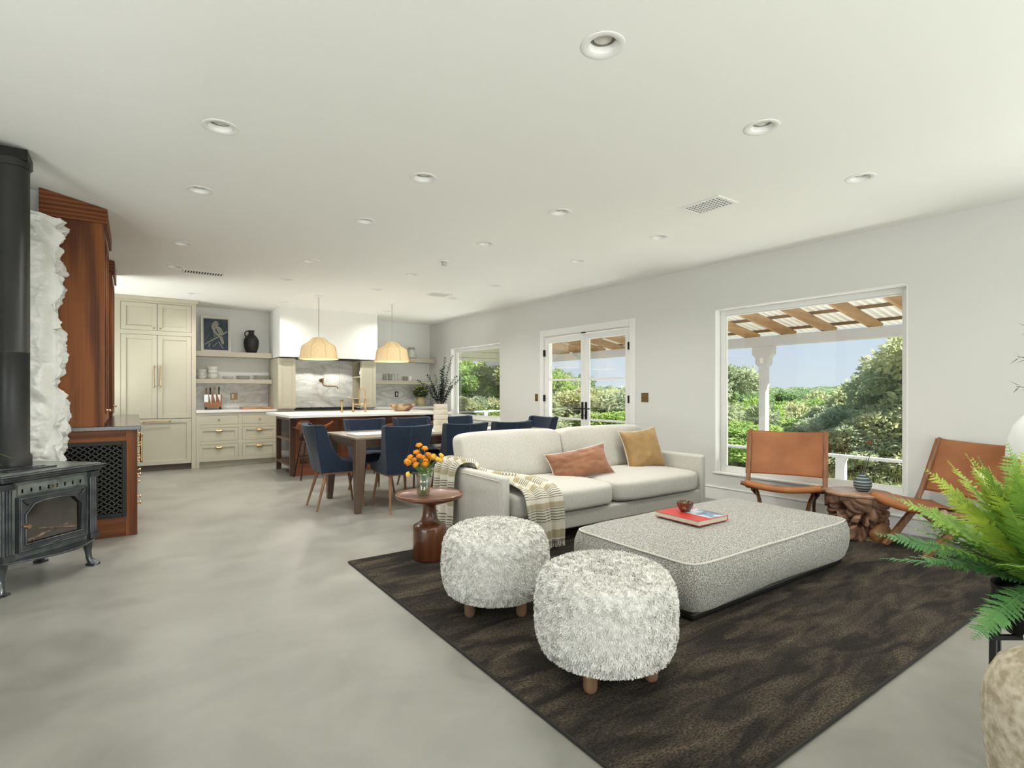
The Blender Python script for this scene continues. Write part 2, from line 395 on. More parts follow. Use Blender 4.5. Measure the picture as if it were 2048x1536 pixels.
window(1, 'near'); window(2, 'far'); window(3, 'side')  # third window is unseen, added to let the right fill light in

# french doors
cas = MB(); D0, D1, DT = wy(4.917), wy(6.700), 2.09
cas.box(-0.02, D0 - 0.09, 0, 0.0, D0, DT + 0.10); cas.box(-0.02, D1, 0, 0.0, D1 + 0.09, DT + 0.10); cas.box(-0.02, D0, DT, 0.0, D1, DT + 0.10)
cas.box(0.0, D0, 0, 0.16, D0 + 0.012, DT); cas.box(0.0, D1 - 0.012, 0, 0.16, D1, DT); cas.box(0.0, D0, DT - 0.012, 0.16, D1, DT)
struct(wframe(cas.build('trim_1', trimm, bevel=0.004)))
def leaf(n, a, b, hinge_b, handle_side):
    m = MB(); T = 2.068; x0, x1 = 0.004, 0.049; st = 0.078
    m.box(x0, a, 0.01, x1, a + st, T); m.box(x0, b - st, 0.01, x1, b, T)
    m.box(x0, a + st, T - 0.085, x1, b - st, T); m.box(x0, a + st, 0.01, x1, b - st, 0.24)
    for z in (0.815, 1.405): m.box(x0 + 0.004, a + st, z - 0.014, x1 - 0.004, b - st, z + 0.014)
    for u in (a + st, b - st - 0.008):
        m.box(x0 + 0.008, u, 0.24, x1 - 0.008, u + 0.008, T - 0.085)
    d = struct(wframe(m.build('door_%d' % n, trimm, bevel=0.003)))
    MB().box(0.024, a + st, 0.24, 0.029, b - st, T - 0.085).build('door_glass', glassm, d)
    hy = b if hinge_b else a
    for z in (0.27, 1.12, 1.83):
        MB().box(-0.026, hy - 0.014, z - 0.05, 0.006, hy + 0.014, z + 0.05).build('hinge', blackmetal, d, bevel=0.002)
    hz = a + 0.036 if hinge_b else b - 0.036
    MB().box(-0.006, hz - 0.02, 0.82, x0, hz + 0.02, 1.07).build('handle_plate', blackmetal, d, bevel=0.002)
    s = 1 if hinge_b else -1
    MB().tube([(0, hz, 0.975), (-0.045, hz, 0.975), (-0.055, hz + s * 0.02, 0.975), (-0.055, hz + s * 0.13, 0.975)], 0.009, 8).build('door_handle', blackmetal, d, smooth=60)
    MB().cyl((0, hz, 0.875), (-0.02, hz, 0.875), 0.014, n=12).build('door_lock', blackmetal, d, smooth=40)
    return d
mid = wy(5.79)
leaf(1, mid + 0.0015, D1 - 0.014, True, 0); leaf(2, D0 + 0.014, mid - 0.0015, False, 0)
tag(wframe(MB().box(-0.03, mid - 0.035, DT - 0.02, -0.002, mid + 0.035, DT - 0.004).build('door_latch', blackmetal, bevel=0.002)), 'small black latch at the top centre of the french doors', 'latch')

def plate(name, label, y, z, w, h, n_t):
    t = wframe(thing(name, label, 'light switch'))
    MB().box(-0.007, wy(y) - w / 2, z - h / 2, 0, wy(y) + w / 2, z + h / 2).build('cover_plate', darkbrass, t, bevel=0.002)
    for k in range(n_t):
        yy = wy(y) + (k - (n_t - 1) / 2) * 0.046
        MB().cyl((-0.006, yy, z), (-0.024, yy, z + 0.004), 0.007, 0.005, 10).build('toggle', brass, t, smooth=40)
plate('light_switch', 'square antique brass double switch right of the french doors', 4.672, 1.146, 0.114, 0.118, 2)
plate('light_switch', 'narrow antique brass single switch left of the french doors', 6.893, 1.127, 0.072, 0.118, 1)

# =================================================================== CEILING FITTINGS
def can_light():
    t = thing('recessed_light', '', 'ceiling light')
    MB().lathe([(0.092, -0.0005), (0.091, -0.003), (0.086, -0.0045), (0.064, -0.0025), (0.0585, 0.003), (0.0565, 0.03), (0.060, 0.03), (0.060, 0.0), (0.092, -0.0005)], n=36).build('trim_ring', trimm, t, smooth=50)
    MB().lathe([(0.060, 0.0), (0.060, 0.085), (0.001, 0.085)], n=28).build('housing', mat_can, t, smooth=50)
    MB().lathe([(0.001, 0.018), (0.026, 0.020), (0.038, 0.027), (0.041, 0.045), (0.041, 0.08)], n=28).build('lens', mat_lens, t, smooth=50)
    return t
mat_can = mat('can_housing', (0.60, 0.58, 0.50), 0.4)
mat_lens = mat('frosted_lens', (0.70, 0.69, 0.62), 0.35)
ORD = ['leftmost', 'second from left', 'third from left', 'rightmost']
for rn, y, lx, names in ROWS:
    for x in lx:
        sl = light('can_lamp', 'SPOT', (x, y, H + 0.012), (0, 0, 0), 38 if y < 4 else (50 if y < 5 else (58 if y < 9 else 58)), color=(1.0, 0.985, 0.93)); sl.data.spot_size = R(150); sl.data.spot_blend = 1.0; sl.data.shadow_soft_size = 0.05
proto = None
for rn, y, lx, names in ROWS:
    for i, x in enumerate(lx):
        if proto is None: o = proto = can_light()
        else: o = copy_tree(proto)
        o.location = (x, y, H)
        tag(o, 'white recessed ceiling light, %s in the %s' % ((names or ORD)[i], rn), 'ceiling light', 'recessed ceiling lights')

def vent(label, x0, y0, x1, y1, mode, name='ceiling_vent'):
    t = thing(name, label, 'vent', ((x0 + x1) / 2, (y0 + y1) / 2, H)); w, d = (x1 - x0) / 2, (y1 - y0) / 2; f = 0.03 if mode == 'grid' else 0.016
    m = MB()
    for bx in ((-w, -d, w, -d + f), (-w, d - f, w, d), (-w, -d + f, -w + f, d - f), (w - f, -d + f, w, d - f)): m.box(bx[0], bx[1], -0.008, bx[2], bx[3], 0)
    m.build('vent_frame', trimm, t, bevel=0.002)
    MB().box(-w + f, -d + f, -0.001, w - f, d - f, 0).build('backing', mat_vback, t)
    s = MB()
    if mode == 'slots':
        k = 14
        for i in range(k + 1):
            x = -w + f + (2 * w - 2 * f) * i / k; s.box(x - 0.007, -d + f, -0.006, x + 0.007, d - f, -0.002)
    else:
        nx = int(2 * w / 0.034); ny = int(2 * d / 0.034)
        for i in range(nx + 1):
            x = -w + f + (2 * w - 2 * f) * i / nx; s.box(x - 0.0045, -d + f, -0.006, x + 0.0045, d - f, -0.003)
        for j in range(ny + 1):
            y = -d + f + (2 * d - 2 * f) * j / ny; s.box(-w + f, y - 0.0045, -0.0065, w - f, y + 0.0045, -0.0035)
    s.build('grille', trimm, t)
mat_vback = mat('vent_dark', (0.03, 0.03, 0.026), 0.8)
vent('white grid ceiling vent high to the right, nearest the camera', 3.52, 2.36, 3.78, 2.715, 'grid')
vent('long slotted ceiling vent above the tall sage cabinets', 0.47, 7.42, 0.91, 7.62, 'slots')
vent('square ceiling vent beyond the dining table, right of the pendants', 3.56, 7.06, 3.88, 7.32, 'grid')
t = thing('smoke_detector', 'small pale sensor box hanging under the ceiling over the dining table', 'sensor', (2.81, 5.31, H))
MB().lathe([(0.001, -0.008), (0.045, -0.008), (0.05, 0)], n=20).build('base_plate', trimm, t, smooth=40)
MB().box(-0.02, -0.02, -0.05, 0.03, 0.02, -0.008).build('sensor_head', mat('sensor_grey', (0.5, 0.5, 0.46), 0.5), t, bevel=0.006)

def pendant(label, x, y, R0, drop):
    t = thing('pendant_lamp', label, 'pendant lamp', (x, y, H), group='pendant lamps over the island')
    MB().lathe([(0.001, -0.03), (0.055, -0.03), (0.062, -0.022), (0.062, 0)], n=24).build('canopy', trimm, t, smooth=40)
    MB().cyl((0, 0, -0.03), (0, 0, -drop + 0.005), 0.006, n=8).build('rod', mat_rod, t, smooth=60)
    # octagonal linen shade, flared lip
    pr = [(0.075, 0), (0.082, -0.006), (0.155, -0.075), (0.235, -0.125), (0.250, -0.145), (0.276, -0.30), (0.290, -0.335), (0.270, -0.335), (0.243, -0.15), (0.228, -0.13), (0.15, -0.082), (0.075, -0.012), (0.075, 0)]
    k = R0 / 0.29
    MB().lathe([(r * k, z * k * 0.98 - drop) for r, z in pr], n=24, wob=lambda a, z: 1.0 + 0.012 * math.cos(8 * a)).build('lamp_shade', shadem, t, smooth=35)
    s = MB()
    for q in range(8):
        a = 2 * math.pi * q / 8 + 0.1
        s.tube([(r * k * math.cos(a) * 1.012, r * k * math.sin(a) * 1.012, z * k * 0.98 - drop) for r, z in pr[1:7]], 0.0022, 5)
    s.build('seam', mat_seam, t, smooth=60)
    pl = light('pendant_glow', 'POINT', (x, y, H - drop - 0.24), (0, 0, 0), 5, color=(1, 0.9, 0.74)); pl.data.shadow_soft_size = 0.05
    MB().lathe([(0.001, -0.10), (0.03, -0.09), (0.032, -0.03), (0.015, 0.0)], c=(0, 0, -drop - 0.05), n=16).build('bulb', white_cer, t, smooth=60)
mat_rod = mat('pendant_rod', (0.5, 0.49, 0.44), 0.4, 0.5); mat_seam = mat('shade_seam', (0.45, 0.33, 0.16), 0.8)
pendant('beige domed fabric pendant lamp hanging left, in front of the marble range niche', 2.27, 8.29, 0.288, 0.635)
pendant('beige domed fabric pendant lamp hanging right, in front of the glassware shelves', 3.435, 8.29, 0.288, 0.635)

# =================================================================== KITCHEN
YF = 9.88   # cabinet fronts
def shaker(name, parent, x0, x1, z0, z1, y, mt, rail=0.055, th=0.02, nrm=-1, plane='Y', flat=False):
    "a framed front lying in a Y (or X) plane, its face towards nrm"
    m = MB(parent)
    def bx(a, c, b_, d, f0, f1):
        lo, hi = sorted((y + nrm * f0, y + nrm * f1))
        if plane == 'Y': m.box(a, lo, c, b_, hi, d)
        else: m.box(lo, a, c, hi, b_, d)
    if flat: bx(x0, z0, x1, z1, 0, th)
    else:
        bx(x0, z0, x0 + rail, z1, 0, th); bx(x1 - rail, z0, x1, z1, 0, th)
        bx(x0 + rail, z1 - rail, x1 - rail, z1, 0, th); bx(x0 + rail, z0, x1 - rail, z0 + rail, 0, th)
        bx(x0 + rail, z0 + rail, x1 - rail, z1 - rail, 0, th * 0.4)
        e_ = 0.008
        bx(x0 + rail, z0 + rail, x0 + rail + e_, z1 - rail, 0, th * 0.72); bx(x1 - rail - e_, z0 + rail, x1 - rail, z1 - rail, 0, th * 0.72)
        bx(x0 + rail, z1 - rail - e_, x1 - rail, z1 - rail, 0, th * 0.72); bx(x0 + rail, z0 + rail, x1 - rail, z0 + rail + e_, 0, th * 0.72)
    return m.build(name, mt, parent, bevel=0.0015)
def knob(parent, x, z, y, nx=0, ny=-1, par_loc=None, s=1.0):
    c = par_loc; o = (c.x, c.y, c.z)
    m = MB(off=o); p = Vector((x, y, z)); d = Vector((nx, ny, 0))
    m.tube([p, p + d * 0.004 * s, p + d * 0.005 * s, p + d * 0.016 * s, p + d * 0.02 * s, p + d * 0.028 * s, p + d * 0.031 * s],
           [0.012 * s, 0.011 * s, 0.006 * s, 0.006 * s, 0.014 * s, 0.013 * s, 0.004 * s], 14)
    return m.build('knob', brass, parent, smooth=50)
def barpull(parent, p0, p1, off, d, name='handle'):
    m = MB(off=off); p0, p1, d = Vector(p0), Vector(p1), Vector(d); ax = (p1 - p0).normalized()
    m.tube([p0 + d * 0.03 - ax * 0.012, p1 + d * 0.03 + ax * 0.012], 0.0075, 10)
    for p in (p0, p1):
        m.cyl(p, p + d * 0.03, 0.006, n=8); m.tube([p + d * 0.03 - ax * 0.018, p + d * 0.03 - ax * 0.01, p + d * 0.03 + ax * 0.012, p + d * 0.03 + ax * 0.018], [0.006, 0.0115, 0.0115, 0.007], 10)
    return m.build(name, brass, parent, smooth=50)

# tall panelled fridge cabinet
t = thing('tall_cabinet', 'tall sage panelled fridge cabinet with brass bar handles', 'cabinet', (0.26, 10.2, 0)); TL = t.location
m = MB(t); m.box(-0.262, YF + 0.001, 0.09, -0.170, 10.58, 2.66); m.box(0.740, YF + 0.001, 0, 0.800, 10.58, 2.66)
m.box(-0.170, YF + 0.001, 2.575, 0.740, 10.58, 2.66); m.box(-0.170, YF + 0.001, 2.09, 0.740, 10.5, 2.155); m.box(-0.17, 10.5, 0.09, 0.74, 10.58, 2.6)
m.build('carcass', sage, t, bevel=0.002)
MB(t).box(-0.170, YF + 0.03, 0.09, 0.740, YF + 0.05, 2.58).build('shadow_gap', gapm, t)
MB(t).box(-0.262, YF + 0.06, 0.0, 0.740, YF + 0.08, 0.089).build('toe_kick', toem, t)
m = MB(t); m.box(-0.29, YF - 0.022, 2.61, 0.825, 10.58, 2.668); m.box(-0.275, YF - 0.008, 2.595, 0.81, 10.58, 2.61); m.build('crown', sage, t, bevel=0.004)
for a, b, c, d in ((-0.166, 0.283, 2.158, 2.571), (0.289, 0.736, 2.158, 2.571), (-0.166, 0.283, 0.808, 2.086), (0.289, 0.736, 0.808, 2.086)):
    dr = shaker('door', t, a, b, c, d, YF + 0.018, sage, 0.062)
    if c > 1: knob(dr, 0.245 if a < 0 else 0.327, 2.195, YF, par_loc=TL)
    else:
        x = 0.245 if a < 0 else 0.327; barpull(dr, (x, YF, 1.30), (x, YF, 1.60), TL, (0, -1, 0))
dr = shaker('drawer', t, -0.166, 0.736, 0.095, 0.800, YF + 0.018, sage, 0.062)
barpull(dr, (0.12, YF, 0.765), (0.45, YF, 0.765), TL, (0, -1, 0))

# drawer cabinets
def drawers(label, x0, x1, fronts, legs=True):
    t = thing('drawer_cabinet', label, 'cabinet', ((x0 + x1) / 2, 10.2, 0)); TL = t.location
    m = MB(t); m.box(x0, YF + 0.02, 0.095, x1, 10.56, 0.88)
    st = 0.045
    m.box(x0, YF, 0, x0 + st, YF + 0.02, 0.88); m.box(x1 - st, YF, 0, x1, YF + 0.02, 0.88)
    zs = [0.095] + [z for a, b, c, d in fronts[:3] for z in ()]
    m.box(x0 + st, YF, 0.095, x1 - st, YF + 0.02, 0.145); m.box(x0 + st, YF, 0.832, x1 - st, YF + 0.02, 0.88)
    m.box(x0 + st, YF, 0.368, x1 - st, YF + 0.02, 0.420); m.box(x0 + st, YF, 0.638, x1 - st, YF + 0.02, 0.686)
    cs = sorted({c for c in [f[1] for f in fronts]})
    if len(cs) > 1: m.box(cs[0] + 0.003, YF - 0.0008, 0.0955, fronts[-1][0] - 0.003, YF + 0.0192, 0.85)
    m.build('carcass', sage, t, bevel=0.0015)
    MB(t).box(x0 + st, YF + 0.07, 0, x1 - 0.001, YF + 0.09, 0.094).build('toe_kick', sage, t)
    for a, b, c, d in fronts:
        f = shaker('drawer', t, a, b, c, d, YF + 0.0195, sage, 0.05, th=0.018, flat=(d - c) < 0.2)
        MB(t).box(a - 0.003, YF + 0.0185, c - 0.003, b + 0.003, YF + 0.0198, d + 0.003).build('gap_shade', gapm, f).location = (0, 0, 0)  # black backing painted in place of shade round the drawer
        cx = (a + b) / 2
        if d - c < 0.2: knob(f, cx, (c + d) / 2 + 0.005, YF, par_loc=TL)
        else:
            m = MB(off=TL)
            z = d - 0.045
            m.grid(lambda u, v: Vector((cx - 0.045 + 0.09 * u, YF - 0.026 * math.sin(math.pi * min(1, v * 1.0) * 0.62) * (0.55 + 0.45 * math.sin(math.pi * u)), z + 0.014 - 0.034 * v)), 12, 8)
            m.box(cx - 0.05, YF - 0.004, z + 0.006, cx + 0.05, YF, z + 0.020)
            o = m.build('cup_pull', brass, f, smooth=60); so = o.modifiers.new('s', 'SOLIDIFY'); so.thickness = 0.003
    return t
drawers('sage six drawer base cabinet beside the tall fridge cabinet', 0.802, 2.03,
        [(0.842, 1.405, 0.146, 0.365), (0.842, 1.405, 0.423, 0.635), (0.842, 1.405, 0.689, 0.829), (1.467, 1.99, 0.146, 0.365), (1.467, 1.99, 0.423, 0.635), (1.467, 1.99, 0.689, 0.829)])
drawers('sage base cabinet right of the range, behind the island', 3.48, 5.20,
        [(3.52, 4.30, 0.146, 0.365), (3.52, 4.30, 0.423, 0.635), (3.52, 4.30, 0.689, 0.829), (4.36, 5.155, 0.146, 0.365), (4.36, 5.155, 0.423, 0.635), (4.36, 5.155, 0.689, 0.829)])
tag(MB().box(0.802, YF - 0.015, 0.8805, 2.285, 10.56, 0.92).build('countertop', quartz, bevel=0.003), 'white stone countertop over the six sage drawers', 'countertop')
tag(MB().box(3.462, YF - 0.015, 0.8805, 5.20, 10.56, 0.92).build('countertop', quartz, bevel=0.003), 'white stone countertop under the glassware shelves', 'countertop')

marble = mat('veined_marble', (0.66, 0.67, 0.64), 0.3)
nt = marble.node_tree; b = nt.nodes['Principled BSDF']; tcx = N(nt, 'ShaderNodeTexCoord')
mp = N(nt, 'ShaderNodeMapping'); mp.inputs['Rotation'].default_value = (0, R(24), 0); mp.inputs['Scale'].default_value = (1.1, 1, 2.6); nt.links.new(tcx.outputs['Object'], mp.inputs[0])
na = N(nt, 'ShaderNodeTexNoise'); na.inputs['Scale'].default_value = 1.6; na.inputs['Detail'].default_value = 9; na.inputs['Distortion'].default_value = 1.4; nt.links.new(mp.outputs[0], na.inputs['Vector'])
s1 = N(nt, 'ShaderNodeMath', operation='SUBTRACT'); s1.inputs[1].default_value = 0.5; ab = N(nt, 'ShaderNodeMath', operation='ABSOLUTE'); nt.links.new(na.outputs[0], s1.inputs[0]); nt.links.new(s1.outputs[0], ab.inputs[0])
vr = N(nt, 'ShaderNodeValToRGB'); nt.links.new(ab.outputs[0], vr.inputs[0])
vr.color_ramp.elements[0].position = 0.0; vr.color_ramp.elements[0].color = (0.44, 0.435, 0.41, 1)
vr.color_ramp.elements[1].position = 0.16; vr.color_ramp.elements[1].color = (0.78, 0.79, 0.765, 1)
q = vr.color_ramp.elements.new(0.012); q.color = (0.58, 0.585, 0.555, 1); q = vr.color_ramp.elements.new(0.06); q.color = (0.63, 0.64, 0.61, 1)
nt.links.new(vr.outputs[0], b.inputs['Base Color'])
struct(MB().box(0.802, 10.57, 0.92, 2.0, 10.6, 1.37).build('trim_2', marble)).name = 'trim_2'
struct(MB().box(3.74, 10.57, 0.92, 5.25, 10.6, 1.385).build('trim_3', marble))
struct(MB().box(2.29, 10.30, 0.90, 3.20, 10.6, 1.84).build('trim_4', marble))

# shelves
for lab, x0, x1, z0, z1, y in (('long greige shelf carrying the bird picture and black jug', 0.802, 1.998, 1.816, 1.902, 10.28), ('long greige shelf carrying the white bowls and plates', 0.802, 1.998, 1.362, 1.437, 10.28),
                            ('upper greige shelf to the right of the range hood', 3.742, 5.25, 1.832, 1.910, 10.3), ('lower greige shelf carrying the drinking glasses', 3.742, 5.25, 1.374, 1.448, 10.3)):
    tag(MB().box(x0, y, z0, x1, 10.57 if z0 < 1.5 else 10.6, z1).build('wall_shelf', shelfw, bevel=0.003), lab, 'shelf')

# hood: plaster box over the range
struct(MB().box(2.014, 9.70, 1.818, 3.73, 10.6, H).build('wall_hood', lit_wall_paint))
tag(MB().box(2.30, 9.78, 1.80, 3.42, 10.2, 1.8175).build('hood_insert', blackmetal), 'dark hood vent insert under the white plaster hood', 'hood insert')
for hx_ in (2.6, 3.1): light('hood_fill', 'SPOT', (hx_, 9.95, 1.795), (R(-12), 0, 0), 9, color=(1, 0.96, 0.88)).data.spot_size = R(140)  # spots added under the hood to brighten the marble niche
# pilaster cabinets standing on the counter on both sides of the range
t = thing('pilaster_cabinet', 'narrow sage cabinet between the drawers and the range niche', 'cabinet', (2.14, 10.1, 0.92))
m = MB(t); m.box(2.003, 9.80, 0.9205, 2.288, 10.56, 1.8); m.build('carcass', sage, t, bevel=0.002)
shaker('door', t, 2.005, 2.286, 0.93, 1.797, 9.80, sage, 0.055)
t = thing('niche_cabinet', 'narrow sage cabinet right of the range with an open side holding bottles', 'cabinet', (3.6, 10.1, 0.92))
m = MB(t); m.box(3.455, 9.80, 0.9205, 3.735, 9.825, 1.8); m.box(3.71, 9.825, 0.9205, 3.735, 10.56, 1.8); m.box(3.455, 9.825, 0.9205, 3.475, 9.86, 1.8)
m.box(3.455, 10.28, 0.9205, 3.71, 10.56, 1.8); m.box(3.455, 9.825, 1.78, 3.71, 10.56, 1.8); m.build('carcass', sage, t, bevel=0.001)
shaker('door', t, 3.458, 3.732, 0.93, 1.797, 9.80, sage, 0.055)
MB(t).box(3.457, 9.86, 1.49, 3.709, 10.28, 1.51).build('shelf', sage, t); MB(t).box(3.457, 9.86, 1.08, 3.709, 10.28, 1.095).build('shelf', sage, t)
struct(MB().box(3.20, 10.28, 0.92, 3.453, 10.30, 1.817).build('trim_5', marble))
# range
t = thing('range', 'stainless range with black cooktop in the marble niche', 'range', (2.87, 10.05, 0))
MB(t).box(2.292, 9.86, 0.10, 3.452, 10.27, 0.895).build('body', steel, t, bevel=0.004)
MB(t).box(2.292, 9.83, 0.896, 3.452, 10.275, 0.915).build('cooktop', blackmetal, t, bevel=0.003)
m = MB(t)
for k in range(4):
    x = 2.36 + k * 0.27
    for j in range(4): m.bar((x + 0.02 + j * 0.06, 9.87, 0.928), (x + 0.02 + j * 0.06, 10.25, 0.928), 0.01, 0.012)
    for y in (9.9, 10.06, 10.22): m.bar((x, y, 0.922), (x + 0.24, y, 0.922), 0.01, 0.012)
m.build('grate', blackmetal, t)
barpull(t, (2.36, 9.858, 0.78), (3.38, 9.858, 0.78), t.location, (0, -1, 0), 'handle')
for k in range(6): knob(t, 2.42 + 0.18 * k, 0.85, 9.858, par_loc=t.location, s=1.6)
t = thing('pot_filler', 'brass folding pot filler tap on the marble behind the range', 'tap', (2.88, 10.3, 1.44))
m = MB(t); m.cyl((2.86, 10.299, 1.43), (2.86, 10.285, 1.43), 0.035, n=16); m.cyl((2.86, 10.29, 1.43), (2.86, 10.22, 1.43), 0.012, n=10); m.build('wall_flange', darkbrass, t, smooth=50)
m = MB(t); m.tube([(2.87, 10.22, 1.46), (2.87, 10.22, 1.37), (2.89, 10.21, 1.335), (2.94, 10.19, 1.325), (3.08, 10.15, 1.325), (3.12, 10.14, 1.31), (3.125, 10.14, 1.275)], 0.011, 10)
m.cyl((2.87, 10.22, 1.38), (2.87, 10.22, 1.47), 0.02, n=12); m.build('arm', darkbrass, t, smooth=50)
MB(t).bar((2.83, 10.20, 1.455), (2.90, 10.20, 1.475), 0.01, 0.01).build('lever', darkbrass, t, bevel=0.002)

# outlets on the splashback
t = thing('outlet', 'square brass outlet plate on the marble beside the knife rack', 'outlet', (1.435, 10.57, 1.14))
MB(t).box(1.378, 10.563, 1.083, 1.492, 10.5699, 1.198).build('cover_plate', darkbrass, t, bevel=0.002)
MB(t).box(1.398, 10.558, 1.10, 1.428, 10.5629, 1.18).build('socket', white_cer, t, bevel=0.002)
MB(t).cyl((1.462, 10.563, 1.14), (1.462, 10.545, 1.144), 0.007, 0.005, 10).build('toggle', brass, t, smooth=40)
t = thing('outlet', 'small black outlet plate on the marble under the drinking glasses', 'outlet', (4.48, 10.57, 1.17))
MB(t).box(4.443, 10.563, 1.11, 4.517, 10.5699, 1.225).build('cover_plate', blackmetal, t, bevel=0.002)
MB(t).box(4.464, 10.558, 1.13, 4.496, 10.5629, 1.205).build('socket', white_cer, t, bevel=0.002)

# bird picture leaning on the shelf
t = thing('framed_picture', 'framed blue print of a perched bird leaning on the top left shelf', 'picture', (1.145, 10.43, 1.9025)); t.rotation_euler = (R(-6), 0, 0)
W2, HH = 0.225, 0.615
m = MB()
for bx in ((-W2, 0, 0, -W2 + 0.014, 0.02, HH), (W2 - 0.014, 0, 0, W2, 0.02, HH), (-W2, 0, 0, W2, 0.02, 0.014), (-W2, 0, HH - 0.014, W2, 0.02, HH)): m.box(*bx)
m.build('frame', trimm, t, bevel=0.002)
MB().box(-W2 + 0.014, 0.008, 0.014, W2 - 0.014, 0.012, HH - 0.014).build('mat_board', piping, t)
MB().box(-0.185, 0.006, 0.035, 0.185, 0.0078, 0.575).build('print', mat('print_navy', (0.022, 0.035, 0.06), 0.6, c2=(0.05, 0.07, 0.10), scale=10, detail=6), t)
m = MB()
def pol(pts, y=0.005):
    n = len(m.v); m.v += [Vector((x, y, z)) for x, z in pts]; m.f.append(tuple(n + i for i in range(len(pts))))
pol([(-0.07, 0.44), (-0.055, 0.49), (-0.02, 0.535), (0.02, 0.535), (0.042, 0.505), (0.045, 0.475), (0.022, 0.455), (0.06, 0.435), (0.098, 0.39), (0.112, 0.34), (0.10, 0.295), (0.065, 0.275), (0.0, 0.29), (-0.035, 0.33), (-0.045, 0.38), (-0.06, 0.395)])
pol([(0.045, 0.275), (0.10, 0.27), (0.12, 0.16), (0.105, 0.135), (0.085, 0.15)])
pol([(-0.175, 0.115), (-0.168, 0.135), (0.17, 0.375), (0.175, 0.35), (0.15, 0.33)])
pol([(0.03, 0.18), (0.04, 0.185), (0.11, 0.065), (0.10, 0.06)]); pol([(0.02, 0.155), (0.012, 0.165), (-0.06, 0.085), (-0.052, 0.08)])
pol([(-0.155, 0.20), (-0.148, 0.215), (-0.115, 0.29), (-0.11, 0.285)]); pol([(-0.11, 0.14), (-0.10, 0.14), (-0.09, 0.05), (-0.098, 0.05)]); pol([(-0.13, 0.08), (-0.125, 0.075), (-0.085, 0.14), (-0.09, 0.145)])
pol([(-0.01, 0.27), (-0.022, 0.26), (-0.04, 0.30), (-0.03, 0.305)])
m.build('bird_drawing', mat('print_pale', (0.42, 0.41, 0.33), 0.7, c2=(0.14, 0.15, 0.14), scale=45, stretch=(1, 1, 2.5), lo=0.45, hi=0.62), t)
m = MB(); pol([(-0.01, 0.40), (0.0, 0.42), (0.012, 0.385), (0.05, 0.32), (0.045, 0.31), (0.005, 0.35)], 0.0045); 
m.build('bird_shading', MATS['print_navy'], t)

# black jug
t = thing('jug', 'black ceramic jug with a small loop handle on the top left shelf', 'jug', (1.69, 10.42, 1.9025))
MB().lathe([(0.001, 0), (0.075, 0), (0.085, 0.01), (0.115, 0.10), (0.124, 0.18), (0.118, 0.235), (0.09, 0.285), (0.055, 0.325), (0.044, 0.345), (0.045, 0.375), (0.058, 0.398), (0.052, 0.40), (0.038, 0.38), (0.036, 0.35)], n=40).build('body', black_cer, t, smooth=60)
MB().tube([(-0.045, 0, 0.385), (-0.075, 0, 0.385), (-0.10, 0, 0.36), (-0.105, 0, 0.32), (-0.085, 0, 0.285)], [0.009, 0.01, 0.01, 0.01, 0.012], 10).build('handle', black_cer, t, smooth=60)

# stacked bowls, cups and plates: each one is a thing
def bowl_obj(name, r, h): return MB().lathe([(0.001, 0), (r * 0.5, 0), (r * 0.55, 0.004), (r * 0.86, h * 0.4), (r, h), (r * 0.965, h), (r * 0.82, h * 0.45), (r * 0.45, 0.008), (0.001, 0.008)], n=28).build(name, white_cer, smooth=60)
def stack(protofn, cx, cy, z0, n, dz, labels, cat, group):
    o = protofn()
    for k in range(n):
        c = o if k == 0 else copy_tree(o)
        c.location = (cx, cy, z0 + k * dz); tag(c, labels[k], cat, group)
ordn = lambda n, what, where: ['white %s %s %s' % (what, {0: 'at the bottom', n - 1: 'on top'}.get(k, ['', 'second from the bottom', 'third from the bottom', 'fourth from the bottom'][k]), where) for k in range(n)]
stack(lambda: bowl_obj('bowl', 0.074, 0.05), 0.928, 10.42, 1.4375, 4, 0.036, ordn(4, 'shallow bowl', 'of the left stack on the lower left shelf'), 'bowl', 'shallow white bowls')
stack(lambda: bowl_obj('bowl', 0.080, 0.085), 1.088, 10.42, 1.4375, 3, 0.062, ordn(3, 'deep bowl', 'of the taller stack of bowls'), 'bowl', 'deep white bowls')
def plate_obj(r): return lambda: MB().lathe([(0.001, 0), (r * 0.6, 0), (r * 0.65, 0.003), (r, 0.013), (r * 0.98, 0.015), (r * 0.62, 0.006), (0.001, 0.005)], n=32).build('plate', white_cer, smooth=60)
stack(plate_obj(0.090), 1.323, 10.42, 1.4375, 4, 0.010, ordn(4, 'side plate', 'of the small leftmost plate pile'), 'plate', 'small side plates')
stack(plate_obj(0.118), 1.557, 10.425, 1.4375, 5, 0.011, ordn(4, 'dinner plate', 'of the middle plate pile')[:3] + ['white dinner plate fourth from the bottom of the middle plate pile', 'white dinner plate topmost in the middle plate pile'], 'plate', 'middle plates')
stack(plate_obj(0.138), 1.85, 10.43, 1.4375, 5, 0.014, ['wide white plate lowest in the right plate pile', 'wide white plate second up in the right plate pile', 'wide white plate in the middle of the right plate pile', 'wide white plate next to the top of the right plate pile', 'wide white plate topmost in the right plate pile'], 'plate', 'wide plates')
bpy.data.objects  # stacks done

